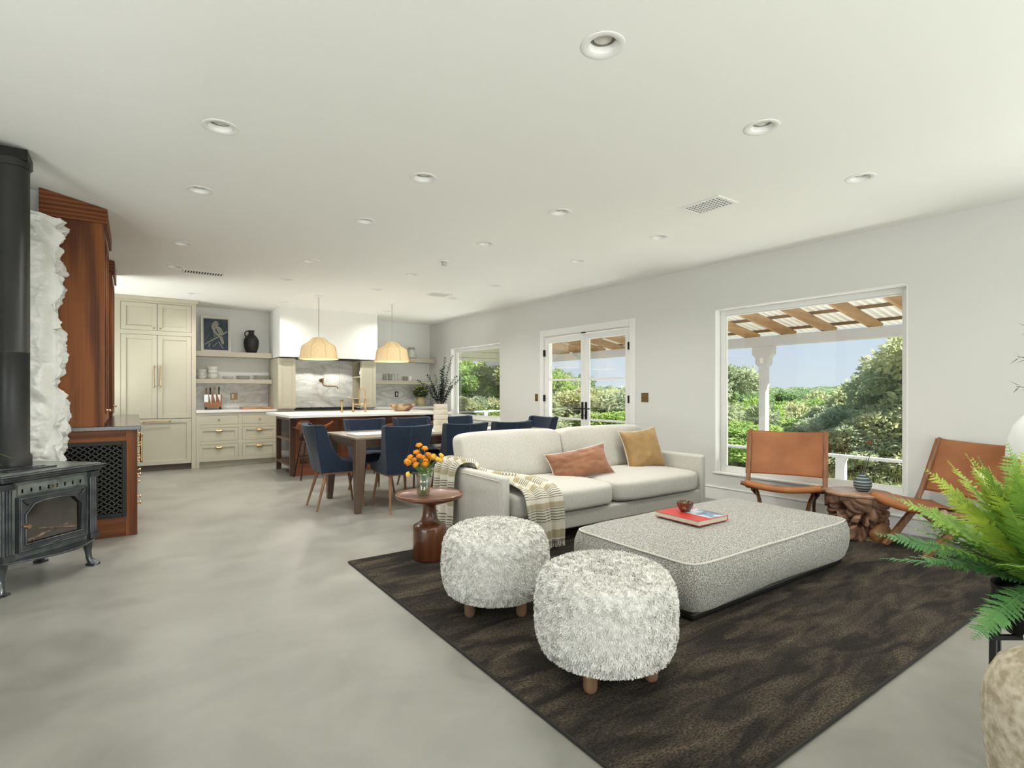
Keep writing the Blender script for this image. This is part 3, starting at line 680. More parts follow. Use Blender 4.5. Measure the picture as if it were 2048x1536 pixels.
# knife rack and knives
t = thing('knife_rack', 'upright wooden magnetic knife rack on a black foot', 'knife rack', (1.095, 10.42, 0.9205))
MB(t).box(0.965, 10.41, 0.955, 1.228, 10.435, 1.172).build('board', wood('acacia', (0.20, 0.06, 0.02), (0.42, 0.16, 0.05), 'X', 10, 0.35), t, bevel=0.003)
m = MB(t); m.box(0.975, 10.415, 0.9205, 1.005, 10.44, 0.957); m.box(1.19, 10.415, 0.9205, 1.22, 10.44, 0.957); m.box(0.965, 10.38, 0.9205, 1.228, 10.47, 0.928); m.build('stand', blackmetal, t)
def knife(label, x, hm, blade, hl, bw, bl, zt):
    t = thing('knife', label, 'knife', (x, 10.396, zt), group='knives on the rack')
    m = MB(); m.v += [Vector(p) for p in [(-bw / 2, y, z) if k == 0 else ((bw / 2, y, z) if k == 1 else ((bw / 2 if blade else bw / 2 - 0.004, y, z))) for y in (0.005, 0.0085) for k, z in ((0, 0), (1, 0), (2, -bl))]]
    if blade: m.v.clear(); m.box(-bw / 2, 0.005, -bl, bw / 2, 0.0085, 0)
    else: m.f += [(0, 1, 2), (5, 4, 3), (0, 3, 4, 1), (1, 4, 5, 2), (2, 5, 3, 0)]
    m.build('blade', steel, t)
    MB().tube([(0, 0.005, 0), (0, 0.005, hl * 0.3), (0.002, 0.005, hl * 0.8), (0.001, 0.005, hl)], [0.010, 0.009, 0.012, 0.009], 8).build('handle', hm, t, smooth=60)
kw = mat('knife_wood', (0.30, 0.13, 0.05), 0.5); kw2 = mat('knife_light_wood', (0.48, 0.28, 0.12), 0.5); kb = mat('knife_black', (0.015, 0.015, 0.015), 0.4)
knife('cleaver with a reddish wood handle, leftmost on the knife rack', 0.992, kw, True, 0.115, 0.062, 0.13, 1.172)
knife('narrow black handled knife beside the cleaver', 1.052, kb, False, 0.12, 0.034, 0.165, 1.172)
knife('knife with a light wood handle on the knife rack', 1.118, kw2, False, 0.14, 0.042, 0.14, 1.172)
knife('black handled chef knife, rightmost on the knife rack', 1.182, kb, False, 0.135, 0.05, 0.135, 1.172)
t = thing('serving_tray', 'honey wooden butcher board lying on the left counter', 'board', (1.76, 10.3, 0.9205))
MB(t).box(1.51, 10.16, 0.9205, 2.0, 10.5, 0.955).build('board', wood('honey_board', (0.36, 0.15, 0.055), (0.55, 0.27, 0.11), 'X', 8, 0.4), t, bevel=0.006)
MB(t).box(1.72, 10.157, 0.932, 1.83, 10.1605, 0.944).build('finger_grip', kw, t)

# right alcove: jar, glasses, cups, planter
t = thing('glass_jar', 'round white lidded glass jar on the upper right shelf', 'jar', (4.75, 10.42, 1.9105))
MB().lathe([(0.001, 0), (0.06, 0), (0.085, 0.02), (0.092, 0.07), (0.085, 0.13), (0.065, 0.165), (0.066, 0.185)], n=28).build('body', mat('milky_glass', (0.62, 0.63, 0.58), 0.2), t, smooth=60)
MB().lathe([(0.068, 0.186), (0.070, 0.20), (0.072, 0.21), (0.066, 0.235), (0.001, 0.24)], n=28).build('lid', mat('grey_lid', (0.35, 0.36, 0.34), 0.3), t, smooth=50)
def tumbler():
    return MB().lathe([(0.001, 0), (0.036, 0), (0.040, 0.01), (0.041, 0.055), (0.037, 0.07), (0.046, 0.085), (0.047, 0.145), (0.044, 0.145), (0.043, 0.088), (0.034, 0.07), (0.037, 0.05), (0.036, 0.012), (0.001, 0.012)], n=24).build('drinking_glass', jarglass, smooth=60)
o = tumbler()
for k, (x, y, lab) in enumerate([(4.15, 10.38, 'front glass at the left end of the tumbler group'), (4.175, 10.48, 'rear glass at the left end of the tumbler group'), (4.27, 10.38, 'front glass in the middle of the tumbler group'), (4.295, 10.48, 'rear glass in the middle of the tumbler group'), (4.39, 10.38, 'front glass at the right end of the tumbler group')]):
    c = o if k == 0 else copy_tree(o); c.location = (x, y, 1.4485); tag(c, 'clear tumbler, ' + lab, 'glass', 'clear tumblers on the lower right shelf')
for x, y, lab, mt, rz in ((4.70, 10.38, 'white mug on the lower right shelf', white_cer, R(150)), (4.63, 10.46, 'grey speckled mug behind the white mug', mat('grey_mug', (0.33, 0.31, 0.27), 0.4), R(170))):
    t = thing('mug', lab, 'mug', (x, y, 1.4485), rz)
    MB().lathe([(0.001, 0), (0.04, 0), (0.047, 0.02), (0.048, 0.095), (0.044, 0.095), (0.043, 0.02), (0.001, 0.008)], n=24).build('cup', mt, t, smooth=60)
    MB().tube([(0.045, 0, 0.08), (0.075, 0, 0.075), (0.082, 0, 0.05), (0.07, 0, 0.028), (0.046, 0, 0.022)], 0.006, 8).build('handle', mt, t, smooth=60)
t = thing('planter_jug', 'ochre ceramic jug planter on the right counter', 'planter', (4.90, 10.30, 0.9205), R(180))
mt = mat('ochre_glaze', (0.42, 0.34, 0.17), 0.35, c2=(0.50, 0.43, 0.26), scale=8)
MB().lathe([(0.001, 0), (0.07, 0), (0.10, 0.06), (0.105, 0.11), (0.09, 0.155), (0.075, 0.175), (0.082, 0.19), (0.076, 0.19), (0.068, 0.17), (0.001, 0.15)], n=32).build('body', mt, t, smooth=60)
MB().tube([(0.08, 0, 0.17), (0.125, 0, 0.16), (0.14, 0, 0.12), (0.12, 0, 0.08), (0.10, 0, 0.07)], 0.009, 8).build('handle', mt, t, smooth=60)

def leafcloud(m, n, ctr, rad, ln, wd, seed, shape=None, inner=0.3):
    rnd = random.Random(seed)
    for _ in range(n):
        d = Vector((rnd.gauss(0, 1), rnd.gauss(0, 1), rnd.gauss(0, 1))).normalized()
        rr = inner + (1 - inner) * rnd.random() ** 0.5
        p = Vector(ctr) + Vector((d.x * rad[0], d.y * rad[1], d.z * rad[2])) * rr
        a = (d + Vector((rnd.gauss(0, .7), rnd.gauss(0, .7), rnd.gauss(0, .7)))).normalized()
        s_ = a.cross(Vector((rnd.gauss(0, 1), rnd.gauss(0, 1), rnd.gauss(0, 1)))).normalized()
        L = ln * (0.6 + 0.8 * rnd.random()); w = wd * (0.6 + 0.8 * rnd.random())
        k = len(m.v); m.v += [p, p + a * L * 0.5 + s_ * w, p + a * L, p + a * L * 0.5 - s_ * w]; m.f.append((k, k + 1, k + 2, k + 3))
    return m
t = thing('potted_plant', 'dark bushy plant with yellow green flowers in the ochre jug', 'plant', (4.90, 10.30, 1.08))
leafcloud(MB(), 900, (0, 0, 0.13), (0.15, 0.15, 0.12), 0.035, 0.010, 3).build('foliage', mat('dark_leaf', (0.035, 0.06, 0.015), 0.6, c2=(0.06, 0.09, 0.02), scale=30), t)
m = MB(); rnd = random.Random(5)
for _ in range(70):
    a = rnd.random() * 6.28; e_ = rnd.uniform(0.1, 1.4); p = Vector((math.cos(a) * math.cos(e_) * 0.15, math.sin(a) * math.cos(e_) * 0.15, 0.13 + 0.12 * math.sin(e_)))
    m.puff(p, (0.013, 0.013, 0.011), 2, 3)
m.build('blossoms', mat('lime_flower', (0.45, 0.46, 0.06), 0.6), t, smooth=60)
m = MB()
for k in range(6): m.tube([(0, 0, -0.02), (0.03 * math.cos(k), 0.03 * math.sin(k), 0.08)], 0.003, 5)
m.build('stems', MATS['dark_leaf'], t)

# bottles in the niche cabinet
for x, y, z, h, lab, mt in ((3.50, 9.92, 1.511, 0.24, 'dark oil bottle with a pale label on the niche shelf', kb), (3.56, 10.02, 1.511, 0.25, 'second dark bottle behind the labelled bottle', kb), (3.51, 9.93, 1.096, 0.20, 'small dark pepper bottle below the niche shelf', kb)):
    t = thing('bottle', lab, 'bottle', (x, y, z))
    MB().lathe([(0.001, 0), (0.032, 0), (0.034, 0.01), (0.034, h * 0.55), (0.014, h * 0.72), (0.013, h * 0.95), (0.001, h * 0.95)], n=20).build('glass_body', mt, t, smooth=50)
    MB().lathe([(0.015, h * 0.93), (0.015, h), (0.001, h)], n=14).build('cap', brass if h > 0.245 else white_cer, t, smooth=50)
    if x < 3.52: MB().lathe([(0.0347, h * 0.12), (0.0347, h * 0.42)], n=20).build('label', white_cer, t, smooth=60)

# =================================================================== ISLAND
IX0, IX1, IY0, IY1, IZ = 1.83, 4.12, 8.145, 9.10, 0.862
t = thing('kitchen_island', 'reddish wood kitchen island with open end shelves', 'island', (3.0, 8.6, 0)); TL = t.location
m = MB(t)
for x, y in ((IX0, IY0), (IX0, IY1 - 0.06)): m.box(x, y, 0, x + 0.07, y + 0.06, IZ)
m.box(IX0, IY0 + 0.06, IZ - 0.06, IX0 + 0.03, IY1 - 0.06, IZ); m.build('end_frame', wood('island_dark', (0.055, 0.025, 0.015), (0.13, 0.06, 0.035), 'Z', 8, 0.4), t, bevel=0.002)
idk = MATS['island_dark']
for z in (0.13, 0.50): MB(t).box(IX0 + 0.002, IY0 + 0.061, z, IX0 + 0.28, IY1 - 0.061, z + 0.035).build('shelf', idk, t, bevel=0.002)
MB(t).box(IX0 + 0.282, IY0 + 0.02, 0.08, IX1 - 0.34, IY1 - 0.02, IZ).build('body', islwood, t)
m = MB(t)
m.box(IX0 + 0.071, IY0, 0, IX0 + 0.13, IY0 + 0.02, IZ)
for x in (2.576, 3.306): m.box(x - 0.03, IY0, 0.17, x + 0.03, IY0 + 0.019, 0.80)
m.box(IX0 + 0.13, IY0, 0.80, 3.96, IY0 + 0.019, IZ); m.box(IX0 + 0.13, IY0, 0.10, 3.96, IY0 + 0.019, 0.17); m.box(3.93, IY0, 0.17, 3.96, IY0 + 0.019, 0.80)
m.box(IX0 + 0.13, IY0 - 0.006, 0.0, 3.96, IY0 + 0.015, 0.10)
m.build('face_frame', islwood, t, bevel=0.003)
m = MB(t)
for x in (2.05, 2.39): m.box(x, IY0 + 0.004, 0.17, x + 0.006, IY0 + 0.012, 0.8)
MB(t).box(3.965, IY0 + 0.25, 0.0, IX1, IY0 + 0.28, IZ).build('knee_panel', idk, t); MB(t).box(IX1 - 0.03, IY0, 0, IX1, IY1 - 0.02, IZ - 0.001).build('side_panel', idk, t)
tag(MB().box(1.70, 7.62, 0.863, 4.18, 9.16, 0.897).build('countertop', quartz, bevel=0.003), 'large white stone countertop of the island', 'countertop')
# bridge faucet
t = thing('bridge_faucet', 'brass bridge faucet with arched spout on the island', 'faucet', (2.93, 8.40, 0.8975))
m = MB()
for x in (-0.10, 0.10):
    m.tube([(x, 0, 0), (x, 0, 0.01), (x, 0, 0.014), (x, 0, 0.13), (x, 0, 0.14), (x, 0, 0.19), (x, 0, 0.215), (x, 0, 0.225)], [0.026, 0.026, 0.014, 0.012, 0.018, 0.015, 0.011, 0.004], 14)
m.tube([(-0.1, 0, 0.125), (0.1, 0, 0.125)], 0.010, 12); m.tube([(0, 0, 0.10), (0, 0, 0.12), (0, 0, 0.15)], [0.012, 0.017, 0.013], 12)
m.build('bridge', brass, t, smooth=50)
MB().tube([(0, 0, 0.14), (0, 0, 0.30)] + [(0.0 + 0.035 * (1 - math.cos(a)), -0.03 * (1 - math.cos(a)), 0.30 + 0.085 * math.sin(a)) for a in [math.pi * k / 8 for k in range(1, 9)]] + [(0.07, -0.06, 0.24)], 0.010, 12).build('spout', brass, t, smooth=60)
for s in (-1, 1): MB().tube([(s * 0.10, 0, 0.215), (s * 0.125, 0.0, 0.225), (s * 0.17, 0.0, 0.228)], [0.006, 0.005, 0.009], 8).build('lever', brass, t, smooth=60)
t = thing('side_sprayer', 'small brass spray head standing left of the bridge faucet', 'sprayer', (2.66, 8.42, 0.8975))
MB().tube([(0, 0, 0), (0, 0, 0.012), (0, 0, 0.016), (0, 0, 0.10), (0, 0, 0.12), (0, 0, 0.17)], [0.024, 0.024, 0.012, 0.014, 0.014, 0.016], 14).build('stem', brass, t, smooth=50)
MB().tube([(0, 0, 0.1705), (0, 0, 0.18), (0, 0, 0.195)], [0.02, 0.024, 0.018], 14).build('head', darkbrass, t, smooth=50)
# dough bowl
t = thing('wooden_bowl', 'oblong rustic wooden bowl on the island', 'bowl', (3.66, 8.40, 0.8975))
bw = mat('rustic_bowl', (0.50, 0.36, 0.21), 0.6, c2=(0.15, 0.07, 0.03), scale=9, stretch=(0.5, 1, 1.5), detail=6, lo=0.45, hi=0.6)
MB().lathe([(0.001, 0), (0.10, 0), (0.13, 0.01), (0.20, 0.07), (0.225, 0.115), (0.215, 0.118), (0.18, 0.07), (0.11, 0.02), (0.001, 0.018)], n=36, wob=lambda a, z: 1 + 0.03 * math.sin(3 * a + 1)).build('bowl_body', bw, t, smooth=60)
t.scale = (1, 0.62, 1)

# bar stools tucked at the island
def bar_stool():
    t = thing('bar_stool', '', 'bar stool', (0, 0, 0))
    m = MB(); w = 0.21
    m.grid(lambda u, v: Vector(((u - 0.5) * 2 * w * (1.15 if v < 0.4 else 1.0), (0.5 - v) * 0.40, 0.655 + 0.08 * abs(2 * u - 1) ** 2.5 * (1 if v < 0.5 else 0.7) + 0.10 * max(0, 0.3 - v) ** 1 * 2.2 - 0.0)), 14, 10)
    o = m.build('seat', leather, t, smooth=180); s = o.modifiers.new('s', 'SOLIDIFY'); s.thickness = 0.02; s.offset = -1
    for sx in (-1, 1):
        for sy in (-1, 1):
            MB().tube([(sx * 0.10, sy * 0.10, 0.64), (sx * 0.20, sy * 0.19, 0.0)], 0.008, 8).build('leg', blackmetal, t, smooth=60)
    MB().tube([(-0.155, -0.148, 0.30), (0.155, -0.148, 0.30), (0.155, 0.148, 0.30), (-0.155, 0.148, 0.30), (-0.155, -0.148, 0.30)], 0.006, 8).build('foot_ring', blackmetal, t, smooth=60)
    return t
o = bar_stool(); o.rotation_euler = (0, 0, math.pi); P = [(2.06, 7.86), (3.10, 7.86), (3.72, 7.86)]
for k, (x, y) in enumerate(P):
    c = o if k == 0 else copy_tree(o); c.location = (x, y, 0)
    tag(c, ['tan leather bar stool at the left end of the island, behind the head chair', 'tan leather bar stool at the middle of the island between two dining chairs', 'tan leather bar stool at the right part of the island'][k], 'bar stool', 'leather bar stools along the island')

# =================================================================== HUTCH ON THE LEFT
HY = 5.60
t = thing('base_cabinet', 'red oak base cabinet with a black metal mesh end panel and brass pulls', 'cabinet', (-0.28, 7.0, 0)); TL = t.location
m = MB(t); m.box(-0.615, HY + 0.02, 0.0, 0.0, 8.38, 0.895); m.build('carcass', redwoodx, t)
for bx in ((-0.615, HY, 0.0, -0.53, HY + 0.02, 0.895), (-0.06, HY, 0, 0.02, HY + 0.02, 0.895)): MB(t).box(*bx).build('end_stile', redwood, t, bevel=0.002)
for bx in ((-0.53, HY, 0.0, -0.06, HY + 0.0195, 0.17), (-0.53, HY, 0.80, -0.06, HY + 0.0195, 0.895)): MB(t).box(*bx).build('end_rail', redwoodx, t, bevel=0.002)
m = MB(t); m.box(-0.535, HY - 0.008, 0.165, -0.505, HY + 0.006, 0.805); m.box(-0.085, HY - 0.008, 0.165, -0.055, HY + 0.006, 0.805); m.box(-0.505, HY - 0.008, 0.165, -0.085, HY + 0.006, 0.20); m.box(-0.505, HY - 0.008, 0.77, -0.085, HY + 0.006, 0.805)
gr = m.build('grille_frame', blackmetal, t, bevel=0.002)
m = MB(t); x0, x1, z0, z1 = -0.505, -0.085, 0.20, 0.77
k = -20
while k < 40:
    for s in (1, -1):
        # diagonals clipped to the rectangle
        pts = []
        for i in range(41):
            x = x0 + (x1 - x0) * i / 40; z = z0 + s * 0.78 * (x - x0) + k * 0.042 + 0.0035 * math.sin((x - x0) * 2 * math.pi / 0.054)
            if z0 <= z <= z1: pts.append((x, HY + 0.002, z))
        if len(pts) > 1:
            for a, b in zip(pts[:-1], pts[1:]): m.bar(a, b, 0.003, 0.008)
    k += 1
m.build('mesh', mat('mesh_grey', (0.045, 0.045, 0.04), 0.5), gr)
MB(t).box(-0.505, HY + 0.0145, 0.20, -0.085, HY + 0.0198, 0.77).build('void_shade', gapm, t)  # black sheet painted in place of the shade behind the mesh
# fronts facing the room (plane x = 0.02)
yy = HY + 0.03
for k in range(4):
    a, b = yy + k * 0.685, yy + (k + 1) * 0.685 - 0.01
    if k % 2 == 0:
        for c, d in ((0.12, 0.36), (0.37, 0.61), (0.62, 0.86)):
            f = shaker('drawer', t, a, b, c, d, 0.0, redwood, 0.05, nrm=1, plane='X'); knob(f, 0.02, (c + d) / 2, a + 0.16, 1, 0, TL); knob(f, 0.02, (c + d) / 2, b - 0.16, 1, 0, TL)
    else:
        f = shaker('door', t, a, b, 0.12, 0.86, 0.0, redwood, 0.06, nrm=1, plane='X'); barpull(f, (0.02, a + 0.05, 0.62), (0.02, a + 0.05, 0.80), TL, (1, 0, 0))
barpull(t, (0.02, HY + 0.10, 0.62), (0.02, HY + 0.10, 0.84), TL, (1, 0, 0))
tag(MB().box(-0.615, HY - 0.02, 0.8955, 0.045, 8.40, 0.93).build('countertop', blackgran, bevel=0.003), 'polished black countertop on the red oak base cabinet', 'countertop')
def hutch(label, y0, y1, loc):
    t = thing('hutch_cabinet', label, 'cabinet', (-0.4, (y0 + y1) / 2, 0.93)); TL = t.location
    zt = min(ceil_z(-0.20, y0), ceil_z(-0.20, y1), ceil_z(-0.6, y1)) - 0.004
    zn = ceil_z(-0.20, y0) - 0.004
    m = MB(t)
    if y0 > HY + 0.1: m.box(-0.615, y0 + 0.012, 0.9305, -0.225, y1, zt - 0.01)
    else: m.box(-0.615, y0 + 0.012, 0.9305, -0.225, y1, zt - 0.01)
    m.build('carcass', redwood, t)
    m = MB(t); zz = lambda x: ceil_z(x, y0) - 0.004
    m.box(-0.615, y0, 0.9305, -0.243, y0 + 0.0119, zn - 0.12); m.build('end_panel', redwood, t)
    MB(t).box(-0.243, y0 - 0.001, 0.9305, -0.205, y0 + 0.0119, zn - 0.12).build('end_stile', redwood, t, bevel=0.002)
    m = MB(t); n = 40
    for i in range(n):
        xa, xb = -0.615 + i * (0.43 / n), -0.615 + (i + 1) * (0.43 / n)
        m.box(xa, y0 - 0.02, zn - 0.122, xb, y0 + 0.01, min(zz(xa), zz(xb)))
    m.build('crown_end', redwoodx, t)
    m = MB(t); n = 24
    for i in range(n):
        ya, yb = y0 + (y1 - y0) * i / n, y0 + (y1 - y0) * (i + 1) / n
        m.box(-0.205, ya, zt - 0.13, -0.185, yb, min(ceil_z(-0.185, ya), ceil_z(-0.185, yb)) - 0.003)
    m.build('crown_front', redwood, t)
    ym = (y0 + y1) / 2
    for a, b, e_ in ((y0 + 0.02, ym - 0.003, ym - 0.04), (ym + 0.003, y1 - 0.02, ym + 0.04)):
        f = shaker('door', t, a, b, 0.96, zt - 0.15, -0.225, redwood, 0.06, nrm=1, plane='X'); knob(f, -0.205, 1.05, e_, 1, 0, TL)
    return t
hutch('tall red oak hutch cabinet with carved grain, behind the white stone', HY, 6.60, 0)
hutch('farther red oak hutch cabinet next to the fridge cabinet', 7.62, 8.38, 0)
for z, lab in ((1.55, 'lower'), (1.98, 'upper')):
    t = thing('bar_shelf', '%s oak bar shelf with a brass gallery rail between the two hutches' % lab, 'shelf', (-0.42, 7.1, z))
    MB(t).box(-0.615, 6.605, z, -0.265, 7.60, z + 0.03).build('shelf_board', redwood, t, bevel=0.002)
    m = MB(t); m.tube([(-0.275, 6.61, z + 0.08), (-0.275, 7.60, z + 0.08)], 0.005, 8)
    for k in range(5): m.tube([(-0.275, 6.66 + k * 0.22, z + 0.03), (-0.275, 6.66 + k * 0.22, z + 0.05), (-0.275, 6.66 + k * 0.22, z + 0.08), (-0.275, 6.66 + k * 0.22, z + 0.095)], [0.006, 0.008, 0.005, 0.008], 8)
    m.build('gallery_rail', brass, t, smooth=60)

# =================================================================== WHITE STONE FACING
def stone_disp(p, seed=0.0):
    q = Vector((p.x * 3.6 + 3, p.y * 3.6, p.z * 3.0 + seed)); q += 0.25 * Vector(noise.noise_vector(q * 0.9))
    d, _ = noise.voronoi(q, distance_metric='DISTANCE', exponent=2.5)
    edge = min(1, (d[1] - d[0]) * 3.2); cell = noise.noise(q * 0.5 + Vector((9, 2, 4)))
    fine = noise.fractal(p * 11, 0.8, 2.1, 5)
    return 0.085 * (edge ** 0.6) + 0.05 * cell + 0.036 * fine
sx0, sx1, sy0, sy1, sz1 = -1.75, -0.50, 5.38, 5.585, 2.66
m = MB()
def front(u, v):
    p = Vector((sx0 + (sx1 - sx0) * u, sy0, sz1 * v)); d = stone_disp(p)
    e_ = sstep((1 - u) / 0.07)
    top = 0.06 * noise.noise(Vector((p.x * 6, 0, 3))) if v > 0.985 else 0
    return Vector((p.x, p.y - d * e_ + (1 - e_) * 0.03, p.z + top - (0.10 * sstep((u - 0.72) / 0.28) * v ** 8)))
def side(u, v):
    p = Vector((sx1, sy0 + (sy1 - sy0) * u, sz1 * v)); d = stone_disp(p + Vector((0.3, 0, 0)), 0.0); e_ = sstep(u / 0.10)
    base = front(1.0, v)
    q = Vector((sx1 + (d * 0.95 - 0.03) * e_ + (1 - e_) * 0.0, sy0 + 0.03 * (1 - e_) + (sy1 - sy0) * u, base.z)); return q
m.grid(front, 170, 330); m.grid(side, 40, 330)
m.grid(lambda u, v: (lambda f: Vector((f.x, sy0 + (sy1 - sy0) * v if v > 0 else f.y, f.z + (0.03 * noise.noise(Vector((f.x * 9, v * 5, 1)))) * (v > 0))))(front(u, 1.0)), 170, 10)
wst = mat('whitewashed_stone', (0.78, 0.78, 0.74), 0.75, c2=(0.70, 0.70, 0.66), scale=6, bump=0.5, bscale=28, bdist=0.01)
st = m.build('stone_facing', wst, smooth=180); st.name = 'wall_stone'
struct(st)

# =================================================================== STOVE
t = thing('wood_stove', 'dark soapstone wood stove with a glass door on cast iron legs', 'stove', (-0.44, 4.5675, 0), R(46.5))
# local frame: x along the front (towards the kitchen), -y towards the room
hw, dp = 0.285, 0.46
MB().box(-hw, 0.0, 0.195, hw, dp, 0.665).build('body', slate, t, bevel=0.004)
m = MB()
prof = [(0.0, 0), (0.0, 0.006)]
for k, (o_, z0, z1) in enumerate([(0.015, 0.665, 0.675), (0.035, 0.675, 0.69), (0.05, 0.69, 0.705), (0.06, 0.705, 0.716)]): m.box(-hw - o_, -o_, z0, hw + o_, dp + o_, z1)
m.build('top_plate', iron, t, bevel=0.005)
MB().box(-hw - 0.035, -0.035, 0.7165, hw + 0.035, dp + 0.03, 0.724).build('top_stone', slate, t, bevel=0.002)
m = MB()
for k in range(9): m.box(-0.215 + k * 0.032, 0.045, 0.7245, -0.197 + k * 0.032, 0.13, 0.733)
m.box(-0.23, 0.04, 0.7245, 0.07, 0.047, 0.735); m.box(-0.23, 0.128, 0.7245, 0.07, 0.135, 0.735); m.build('warming_grate', iron, t)
for sx in (-1, 1):
    m = MB(); x = sx * (hw - 0.005)
    for k in (-1, 0, 1): m.cyl((x + k * 0.017, -0.012, 0.235), (x + k * 0.017, -0.012, 0.63), 0.0105, n=10)
    m.box(x - 0.034, -0.032, 0.20, x + 0.034, 0.02, 0.235); m.box(x - 0.034, -0.032, 0.63, x + 0.034, 0.02, 0.665)
    m.build('corner_column', iron, t, smooth=40)
    for y in (0.03, dp - 0.04):
        m = MB(); d = 1 if y > 0.2 else -1
        m.tube([(x, y, 0.20), (x, y, 0.15), (x + sx * 0.004, y, 0.10), (x + sx * 0.006, y + d * 0.006, 0.05), (x + sx * 0.016, y + d * 0.018, 0.02), (x + sx * 0.03, y + d * 0.03, 0.0)], [0.036, 0.030, 0.020, 0.018, 0.026, 0.032], 12)
        m.box(x - 0.025 + sx * 0.018, y - 0.03 + d * 0.018, 0.0, x + 0.035 + sx * 0.018, y + 0.03 + d * 0.018, 0.016); m.build('leg', iron, t, smooth=40)
# vent strip with slots
vs = MB().box(-0.215, -0.010, 0.585, 0.215, 0.0, 0.650).build('vent_strip', slate, t, bevel=0.002)
for k in range(8):
    x = -0.19 + k * 0.054
    MB().box(x - 0.005, -0.0115, 0.598, x + 0.005, -0.009, 0.622).build('slot', gapm, vs)
MB().tube([(0.0, -0.012, 0.612), (0.0, -0.028, 0.612)], [0.005, 0.010], 10).build('draft_knob', brass, vs, smooth=50)
MB().box(-0.001, -0.0115, 0.52, 0.001, 0, 0.66)
# door
dx0, dx1, dz0, dz1 = -0.225, 0.225, 0.235, 0.575
m = MB()
outer = [(dx0, dz0), (dx1, dz0), (dx1, dz1), (dx0, dz1)]
ix0, ix1, iz0, iz1 = dx0 + 0.042, dx1 - 0.042, dz0 + 0.045, dz1 - 0.04; ch = 0.07
inner = [(ix0, iz0), (ix1, iz0), (ix1, iz1 - ch), (ix1 - ch * 0.75, iz1 - 0.012), (ix1 - ch * 1.6, iz1), (ix0 + ch * 1.6, iz1), (ix0 + ch * 0.75, iz1 - 0.012), (ix0, iz1 - ch)]
ov = [(dx0, dz0), (dx1, dz0), (dx1, dz1 - 0.05), (dx1, dz1), (dx1 - 0.12, dz1), (dx0 + 0.12, dz1), (dx0, dz1), (dx0, dz1 - 0.05)]
n = 8
for (P_, Q_, ya, yb) in ((ov, inner, -0.032, -0.026),):
    vs_ = [Vector((x, ya, z)) for x, z in P_] + [Vector((x, yb, z)) for x, z in Q_] + [Vector((x, 0, z)) for x, z in P_] + [Vector((x, -0.005, z)) for x, z in Q_]
    m.add(vs_, [(i, (i + 1) % n, n + (i + 1) % n, n + i) for i in range(n)] + [((i + 1) % n, i, 2 * n + i, 2 * n + (i + 1) % n) for i in range(n)] + [(n + i, n + (i + 1) % n, 3 * n + (i + 1) % n, 3 * n + i) for i in range(n)])
dr = m.build('door', iron, t, bevel=0.002)
m = MB(); m.tube([(x, -0.029, z) for x, z in inner + [inner[0]]], 0.005, 8); m.tube([(x, -0.033, z) for x, z in [(dx0 + .01, dz0 + .01), (dx1 - .01, dz0 + .01), (dx1 - .01, dz1 - .01), (dx0 + .01, dz1 - .01), (dx0 + .01, dz0 + .01)]], 0.004, 8)
m.tube([(ix0 + 0.02, -0.033, iz1 - 0.02), (dx0 + 0.025, -0.034, dz1 - 0.02)], [0.002, 0.008], 6); m.tube([(ix1 - 0.02, -0.033, iz1 - 0.02), (dx1 - 0.025, -0.034, dz1 - 0.02)], [0.002, 0.008], 6)
m.tube([(-0.05, -0.033, dz0 + 0.02), (0, -0.036, dz0 + 0.022), (0.05, -0.033, dz0 + 0.02)], [0.002, 0.008, 0.002], 6); m.build('moulding', iron, dr, smooth=60)
g = MB(); g.v = [Vector((x, -0.012, z)) for x, z in inner]; g.f = [tuple(range(n))]
g.build('stove_glass', glassy('smoked_glass', (0.42, 0.40, 0.38), 0.10, 0.04), dr)
MB().tube([(dx0 + 0.018, -0.03, 0.40), (dx0 + 0.018, -0.05, 0.40), (dx0 + 0.018, -0.06, 0.40), (dx0 + 0.018, -0.085, 0.40)], [0.008, 0.008, 0.017, 0.012], 12).build('handle', brass, dr, smooth=50)
for z in (0.31, 0.50): MB().cyl((dx1 + 0.006, -0.012, z - 0.014), (dx1 + 0.006, -0.012, z + 0.014), 0.008, n=10).build('hinge', blackmetal, dr, smooth=50)
MB().box(ix0 - 0.01, -0.0045, iz0 - 0.01, ix1 + 0.01, -0.001, iz1 + 0.01).build('firebox_lining', mat('fire_lining', (0.06, 0.055, 0.05), 0.9, c2=(0.16, 0.11, 0.08), scale=8), t)
lw = mat('charred_log', (0.05, 0.035, 0.025), 0.9, c2=(0.22, 0.15, 0.10), scale=20)
for p0, p1, r_ in (((-0.16, -0.009, 0.30), (0.10, -0.008, 0.345), 0.006), ((-0.10, -0.009, 0.36), (0.16, -0.008, 0.31), 0.006), ((-0.13, -0.009, 0.295), (-0.06, -0.009, 0.32), 0.010)):
    MB().tube([p0, p1], r_, 8).build('log', lw, t, smooth=60)
# ash lip
m = MB(); pts = [(-hw - 0.02, 0.0)] + [(-hw + 0.57 * k / 14, -0.02 - 0.11 * math.sin(math.pi * k / 14)) for k in range(15)] + [(hw + 0.02, 0.0)]
m.prism([(x, y) for x, y in pts], 'Z', 0.185, 0.197); m.build('ash_lip', iron, t, bevel=0.003)
